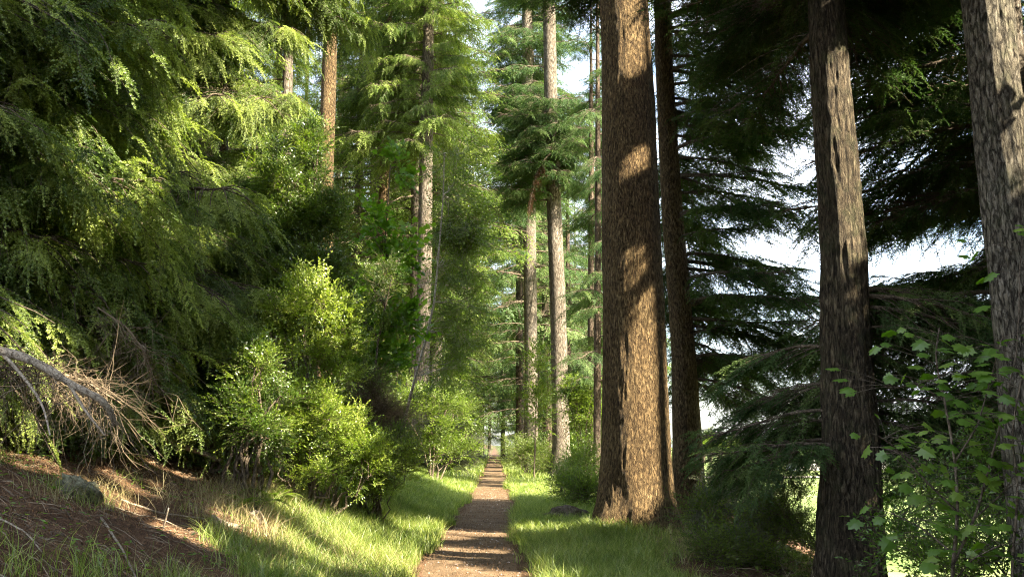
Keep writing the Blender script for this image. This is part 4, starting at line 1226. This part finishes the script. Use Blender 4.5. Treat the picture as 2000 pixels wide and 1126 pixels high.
# tufts on the brown bank
def tufts(n, reg, seed, per=26, rad_=.09):
    r = rng_(seed); x0, x1, y0, y1 = reg
    cx = r.uniform(x0, x1, n); cy = r.uniform(y0, y1, n)
    k = fbm(cx * .9, cy * .9, 23) > -.05
    cx, cy = cx[k], cy[k]
    X = np.repeat(cx, per) + r.normal(0, rad_, len(cx) * per); Y = np.repeat(cy, per) + r.normal(0, rad_, len(cx) * per)
    return X, Y


X, Y = tufts(130, (-9, -1.8, 5, 15), 5)
blades("grass", "green tufts scattered over the brown bank", M['grass'], X, Y, .22, .0032, 6, .75)
X, Y = tufts(46, (-5.2, -1.6, 4.6, 8.5), 55, 40, .12)
blades("grass", "long dark tufts at the bottom of the bank", M['grass'], X, Y, .30, .0034, 56, .7)
X, Y = tufts(230, (-4.2, -1.5, 8.5, 17), 7, 34, .16)
blades("dry_grass", "straw coloured dry grass at the edge of the verge", M['drygrass'], X, Y, .34, .0028, 8, 1.0)
X, Y = tufts(700, (1.2, 6.5, 11, 24), 9, 20, .15)
blades("grass", "shaded grass round the foot of the massive trunk", M['grass'], X, Y, .24, .004, 10, .8)
X, Y = tufts(260, (2.2, 6.5, 11, 20), 19, 20, .2)
blades("dry_grass", "dry stalks on the slope right of the massive trunk", M['drygrass'], X, Y, .42, .0028, 20, 1.0)


def litter(name, label, n, reg, seed, lmin, lmax, wd, mat, avoid_green=True, dens=None):
    r = rng_(seed); x0, x1, y0, y1 = reg
    X = r.uniform(x0, x1, n); Y = r.uniform(y0, y1, n)
    k = r.random(n) < (1 - .8 * green_mask(X, Y))
    if dens is not None: k &= r.random(n) < dens(X, Y)
    X, Y = X[k], Y[k]; n = len(X)
    l = r.uniform(lmin, lmax, n) * r.random(n) ** .6; a = r.uniform(0, 6.28, n)
    ex, ey = X + np.cos(a) * l, Y + np.sin(a) * l
    mx_, my_ = (X + ex) / 2 + r.normal(0, .08, n) * l, (Y + ey) / 2 + r.normal(0, .08, n) * l
    z0 = height(X, Y) + .004; z1 = height(ex, ey) + .01 + r.random(n) * .03 * (l > .12); zm = height(mx_, my_) + .012 + r.random(n) * .02
    w_ = wd * r.uniform(.5, 1.5, n)
    nx, ny = -np.sin(a) * w_, np.cos(a) * w_
    V = np.stack([np.stack([X - nx, Y - ny, z0], -1), np.stack([X + nx, Y + ny, z0], -1), np.stack([mx_ - nx, my_ - ny, zm], -1), np.stack([mx_ + nx, my_ + ny, zm], -1),
                  np.stack([(mx_), (my_), zm + w_ * 1.4], -1), np.stack([ex, ey, z1], -1), np.stack([X, Y, z0 + w_ * 1.4], -1)], 1)
    F = np.array([[0, 2, 4], [0, 4, 6], [1, 4, 3], [1, 6, 4], [2, 5, 4], [3, 4, 5]])
    FF = (F[None] + (np.arange(n) * 7)[:, None, None]).reshape(-1, 3)
    g = Geo(); g.add(V.reshape(-1, 3), FF, 0, np.repeat(r.random(n), len(F)))
    tag(link(name, g.mesh(name, [mat])), label, kind="stuff")


litter("needle_litter", "fallen needles and bits of bark on the bank", 90000, (-10, -1.5, 4.5, 20), 1, .03, .09, .0022, M['litter'])
litter("twig_litter", "fallen twigs on the bank", 9000, (-10, -1.5, 4.5, 20), 2, .1, .55, .0032, M['deadtwig'])
litter("twig_litter", "fallen twigs under the trees on the right", 2600, (1.5, 7, 10, 24), 3, .1, .6, .0045, M['deadtwig'])
litter("path_litter", "crumbs of bark and needles on the path", 16000, (-1.6, .9, 8, 40), 4, .015, .05, .0025, M['litter'])


def leaflets(name, label, n, reg, seed, mat, size, keepout=True):
    r = rng_(seed); x0, x1, y0, y1 = reg
    X = r.uniform(x0, x1, n); Y = r.uniform(y0, y1, n)
    k = (fbm(X * .8, Y * .8, seed) > 0) & (np.abs(X - path_x(Y)) > .85)
    X, Y = X[k], Y[k]; n = len(X)
    P = np.stack([X, Y, height(X, Y) + r.uniform(.01, .09, n)], -1)
    V, F = leaf_tri('fold', r)
    a = r.uniform(0, 6.28, n)
    g = Geo(); g.place((V, F, np.zeros(len(F), int), np.full(len(F), .5)), P, np.stack([np.cos(a), np.sin(a), r.uniform(-.2, .5, n)], -1), np.stack([r.normal(0, .4, n), r.normal(0, .4, n), np.ones(n)], -1), size * r.uniform(.5, 1.3, n), r.random(n))
    tag(link(name, g.mesh(name, [mat])), label, kind="stuff")


leaflets("ground_cover", "small green weeds on the bank", 5200, (-9, -1.6, 5, 17), 61, M['maple'], .06)
leaflets("ground_cover", "low leaves under the trees on the right", 9000, (1.0, 7, 9, 26), 62, M['birch_leaf'], .08)
leaflets("leaf_litter", "dead leaves lying on the bank", 3800, (-9, -1.6, 5, 17), 63, M['litter'], .05)


def pebbles(name, label, n, reg, seed, s0, s1, mat):
    r = rng_(seed); x0, x1, y0, y1 = reg
    Y = y0 + (y1 - y0) * r.random(n) ** 1.5; X = path_x(Y) + r.normal(0, .36, n)
    Z = height(X, Y) - .012
    V = norm(np.array([[1, 0, 0], [-1, 0, 0], [0, 1, 0], [0, -1, 0], [0, 0, 1], [0, 0, -1]], float))
    F = np.array([[0, 2, 4], [2, 1, 4], [1, 3, 4], [3, 0, 4]])
    W = V[None] * (s0 + (s1 - s0) * r.random(n) ** 4)[:, None, None] * r.uniform(.6, 1.3, (n, 6, 1)) * [1, 1, .6] + np.stack([X, Y, Z], -1)[:, None]
    g = Geo(); g.add(W.reshape(-1, 3), (F[None] + (np.arange(n) * 6)[:, None, None]).reshape(-1, 3), 0, np.repeat(r.random(n), 4))
    tag(link(name, g.mesh(name, [mat], (0,))), label, kind="stuff")


pebbles("gravel", "small stones pressed into the path", 700, (0, 0, 11, 40), 5, .005, .024, M['road'])

# ------------------------------------------------------------------ fallen wood and other single things
def wood(name, label, pts, rr, mat=None, cat="branch", sides=(), group=None, seg=9, tw=0, seed=0):
    """pts: (u, v, Y, r?) pixels with distance; side branches as further parts"""
    r = rng_(seed + 500)
    P0 = np.array([at(u, v, Y) for u, v, Y in pts]); base = P0[0].copy()
    def curve(P, n=24):
        t = np.linspace(0, 1, n); tt = np.linspace(0, 1, len(P))
        Q = np.stack([np.interp(t, tt, P[:, k]) for k in range(3)], -1)
        for _ in range(3): Q[1:-1] = (Q[:-2] + 2 * Q[1:-1] + Q[2:]) / 4
        return Q
    g = Geo(); Q = curve(P0)
    rad_ = rr * np.linspace(1, .6, 24) * (1 + .12 * r.normal(0, 1, 24))
    g.tube(Q - base, rad_, seg, 0, cap=True)
    mat = mat or M['deadwood']
    if not sides and not tw:
        o = link(name, g.mesh(name, [mat], (0,)), loc=base); tag(o, label, cat, group); return o
    root = link(name, None, loc=base); tag(root, label, cat, group)
    link("limb", g.mesh("limb", [mat], (0,)), root)
    for sp, sr in sides:
        g = Geo(); S = curve(np.array([at(u, v, Y) for u, v, Y in sp]), 14)
        g.tube(S - base, sr * np.linspace(1, .4, 14), 6, 0); link("side_branch", g.mesh("side_branch", [mat], (0,)), root)
    if tw:
        g = Geo()
        for k in range(tw):
            p = Q[r.integers(3, 22)] + r.normal(0, .03, 3); l = r.uniform(.15, .9)
            d = norm(np.array([r.normal(0, .7), r.normal(0, .6), -abs(r.normal(.6, .6)) + .25])); t = np.linspace(0, 1, 7)[:, None]
            B = p + d * t * l + np.cumsum(r.normal(0, .034, (7, 3)), 0); B[:, 2] -= .2 * l * t[:, 0] ** 2
            B[:, 2] = np.maximum(B[:, 2], height(B[:, 0], B[:, 1]) + .005)
            g.tube(B - base, .004 * np.linspace(1, .35, 7), 3, 0, r.random())
            for q in range(3):
                p2 = B[r.integers(2, 6)]; d2 = norm(d + r.normal(0, .8, 3)); B2 = p2 + d2 * np.linspace(0, 1, 4)[:, None] * l * .4
                g.tube(B2 - base, .0022 * np.linspace(1, .4, 4), 3, 0, r.random())
        link("twigs", g.mesh("twigs", [M['deadtwig']], (0,)), root)
    return root


wood("fallen_branch", "thick bare grey bough arching down onto the bank at the left edge", [(-60, 672, 9.0), (0, 684, 9.0), (60, 700, 9.0), (110, 730, 9.0), (150, 757, 9.0), (195, 775, 9.0), (215, 800, 9.1), (225, 830, 9.2)], .042,
     sides=[([(0, 684, 9.0), (50, 740, 8.9), (85, 790, 8.8), (98, 850, 8.6)], .018), ([(135, 750, 9.0), (165, 800, 8.9), (205, 850, 8.8)], .016)], tw=45, seed=1)
wood("dead_branches", "tangle of brown dead twigs hanging behind the grey bough", [(-40, 720, 10), (60, 715, 10.2), (160, 740, 10.4), (240, 790, 10.6)], .015, M['deadtwig'], tw=230, seed=2)
wood("dead_branches", "bare dead twigs hanging in the shade right of the grey bough", [(190, 600, 11.5), (250, 640, 11.6), (290, 700, 11.7), (300, 780, 11.9)], .012, M['deadtwig'], tw=60, seed=3)
wood("dead_branch", "thin broken dead bough drooping under the spruces", [(200, 600, 12), (245, 650, 12), (290, 685, 12.1)], .018, tw=14, seed=4)
def onground(u0, Y0, u1, Y1, h=.02, n=6):
    out = []
    for t in np.linspace(0, 1, n):
        Y = Y0 + (Y1 - Y0) * t; x = ((u0 + (u1 - u0) * t) - 1000) / FPX * Y
        out.append(np.array([x, Y, gz(x, Y) + h]))
    return np.array(out)
def stick(name, label, u0, Y0, u1, Y1, rr, h=.02, mat=None, lift=0, cat="stick", bend=.0):
    P = onground(u0, Y0, u1, Y1, h, 9); t = np.linspace(0, 1, 9); P[:, 2] += lift * t + bend * np.sin(t * math.pi)
    base = P[0].copy(); g = Geo(); g.tube(P - base, rr * np.linspace(1, .6, 9), 8, 0, cap=True)
    tag(link(name, g.mesh(name, [mat or M['deadwood']], (0,)), loc=base), label, cat)
stick("log", "pale log lying in deep shade under the spruces", 250, 15.5, 440, 15.5, .055, .35, cat="log")
stick("log", "short thick log on the bank below the ferns", 425, 12.0, 480, 12.2, .05, .03, cat="log")
stick("log", "peeled pale log end beside the short thick log", 455, 11.3, 512, 11.4, .032, .02, cat="log")
stick("stick", "long thin dead stick slanting down the middle of the bank", 215, 9.6, 330, 7.9, .012, .02)
stick("stick", "upright broken stick standing in the bank", 333, 10.5, 343, 10.4, .012, -.03, lift=.28)
stick("stick", "pale curved stick nearest the bottom left corner", -10, 6.7, 100, 6.8, .009, .02, bend=.03)
stick("stick", "bare stick lying across the brown litter by the left edge", 0, 7.6, 110, 7.5, .008, .02, bend=.04)
stick("stick", "dark stick in the grass at the bottom of the bank", 170, 6.5, 225, 6.1, .012, .02, M['limb'])
stick("stick", "thin stick beside the lichen covered stump", 215, 10.4, 360, 10.9, .009, .03)
stick("stick", "straight stick across the bank under the dark spruces", 250, 10.9, 420, 11.8, .012, .03)
stick("stick", "broken stick at the foot of the massive trunk", 1300, 16.2, 1352, 16.4, .03, .02)


def lump(name, label, cat, c, s, mat, seed, k=.35, parts=None):
    r = rng_(seed); n = 26
    th = np.linspace(0, math.pi, n); ph = np.linspace(0, 2 * math.pi, 2 * n, endpoint=False)
    TH, PH = np.meshgrid(th, ph, indexing='ij')
    d = np.stack([np.sin(TH) * np.cos(PH), np.sin(TH) * np.sin(PH), np.cos(TH)], -1)
    rr_ = 1 + k * fbm(d[..., 0] * 2.2 + 5 + d[..., 2], d[..., 1] * 2.2 + d[..., 2] * 1.7, seed, 5)
    V = d * rr_[..., None] * np.array(s)
    m_ = 2 * n; i, j = np.meshgrid(np.arange(n - 1), np.arange(m_), indexing='ij'); j2 = (j + 1) % m_
    q = np.stack([i * m_ + j, (i + 1) * m_ + j, (i + 1) * m_ + j2, i * m_ + j2], -1).reshape(-1, 4)
    g = Geo(); g.add(V.reshape(-1, 3), np.concatenate([q[:, [0, 1, 2]], q[:, [0, 2, 3]]]), 0, .5)
    o = link(name, g.mesh(name, [mat], (0,)), loc=c); tag(o, label, cat); return o


c = gp(168, 10.3); c[2] += .06
lump("mossy_stump", "low stump crusted with pale lichen under the grey bough", "stump", c, (.21, .18, .13), M['lichen'], 3, .9)
c = gp(416, 7.6); c[2] += .07
lump("stone", "small white stone standing in the grass low on the bank", "stone", c, (.032, .03, .06), M['stone'], 5, .5)
c = gp(930, 13.2); c[2] += .0
c = gp(1105, 23); c[2] += .08
lump("stump", "dark rotten stump in the grass left of the massive trunk", "stump", c, (.42, .3, .18), M['limb'], 8, .8)
c = gp(510, 12.9); c[2] += .05
lump("stump", "small bleached stump beside the log on the bank", "stump", c, (.09, .09, .10), M['deadwood'], 9, .8)

# ------------------------------------------------------------------ beyond the field
def far_field():
    r = rng_(12)
    # pale track across the field
    xs = np.linspace(25, 420, 80); w_ = 3.4
    V, F = [], []
    for k, x in enumerate(xs):
        y = 215 + .1 * (x - 60) + 3 * math.sin(x * .03)
        for s_ in (-1, 1):
            V.append([x, y + s_ * w_, float(height(x, y + s_ * w_)) + .25])
    for k in range(len(xs) - 1): F += [[2 * k, 2 * k + 2, 2 * k + 3], [2 * k, 2 * k + 3, 2 * k + 1]]
    g = Geo(); g.add(V, F, 0, .5)
    tag(link("road", g.mesh("road", [M['road']])), "pale track crossing beyond the green field", kind="structure")
    # round clipped bushes
    for k, (u, Y) in enumerate([(1575, 150), (1589, 152), (1603, 155), (1800, 160), (1835, 158)]):
        x = (u - 1000) / FPX * Y; z = gz(x, Y)
        shrub("round_bush", "round clipped bush out on the sunny field beyond the trees", "bush", (x, Y, z), [((x, Y, z + .55), (.6, .6, .6))], TW['small'], [M['limb'], M['fern']], 120, 300 + k, scale=.9, shell=.3, group="round bushes on the field", links=5)
    # white farm house and a line of trees on the far side
    def house(u, Y, wd, dp, h, label):
        x = (u - 1000) / FPX * Y; z = gz(x, Y)
        root = link("house", None, loc=(x, Y, z), rot=(0, 0, .1)); tag(root, label, "house")
        g = Geo()
        def box(gg, x0, x1, y0, y1, z0, z1):
            V = [[a, b_, c_] for a in (x0, x1) for b_ in (y0, y1) for c_ in (z0, z1)]
            gg.add(V, [[0, 1, 3], [0, 3, 2], [4, 6, 7], [4, 7, 5], [0, 4, 5], [0, 5, 1], [2, 3, 7], [2, 7, 6], [1, 5, 7], [1, 7, 3], [0, 2, 6], [0, 6, 4]], 0, .5)
        box(g, -wd / 2, wd / 2, -dp / 2, dp / 2, -.5, h)
        link("wall", g.mesh("wall", [M['render']]), root)
        g = Geo(); e = .4
        g.add([[-wd / 2 - e, -dp / 2 - e, h + .003], [wd / 2 + e, -dp / 2 - e, h + .003], [wd / 2 + e, dp / 2 + e, h + .003], [-wd / 2 - e, dp / 2 + e, h + .003], [-wd / 2 - e, 0, h + dp * .4], [wd / 2 + e, 0, h + dp * .4]],
              [[0, 1, 5], [0, 5, 4], [2, 3, 4], [2, 4, 5], [0, 4, 3], [1, 2, 5], [0, 3, 2], [0, 2, 1]], 0, .5)
        link("roof", g.mesh("roof", [M['roof']]), root)
        n = max(2, int(wd / 4))
        for i in range(n):
            g = Geo(); xx = -wd / 2 + wd * (i + .5) / n; box(g, xx - .5, xx + .5, -dp / 2 - .03, -dp / 2 + .1, 1.0, 2.3)
            link("window", g.mesh("window", [M['glass']]), root)
    house(1625, 290, 26, 8, 3.6, "long low white building beyond the field left of the ridged trunk")
    house(1790, 330, 18, 8, 5.0, "white house beyond the field right of the ridged trunk")
    # far trees
    tw = TW['far']
    proto = []
    for i in range(2):
        o = shrub("field_tree", "distant round-headed tree on the far side of the field", "tree", (0, 0, 0), [((0, 0, 5.5), (3.6, 3.6, 3.2)), ((1.5, .5, 7.5), (2.4, 2.4, 2.0)), ((-1.8, -.3, 4.5), (2.2, 2.2, 2))],
                  tw, [M['limb'], M['birch_leaf']], 420, 400 + i, scale=2.6, group="distant trees across the field", stemr=.3, shell=.35, links=12)
        proto.append(o)
    us_ = list(np.linspace(1330, 2040, 46) + r.normal(0, 7, 46))
    for k, u in enumerate(us_):
        Y = r.uniform(330, 520); x = (u - 1000) / FPX * Y
        src = proto[k % 2]
        if k < 2: o = src
        else:
            o = src.copy(); COL.objects.link(o)
            for ch in list(src.children):
                c_ = ch.copy(); COL.objects.link(c_); c_.parent = o
        s_ = r.uniform(.6, 1.25)
        o.location = (x, Y, gz(x, Y)); o.rotation_euler = (0, 0, r.uniform(0, 6)); o.scale = (s_ * 1.2, s_ * 1.2, s_)


far_field()
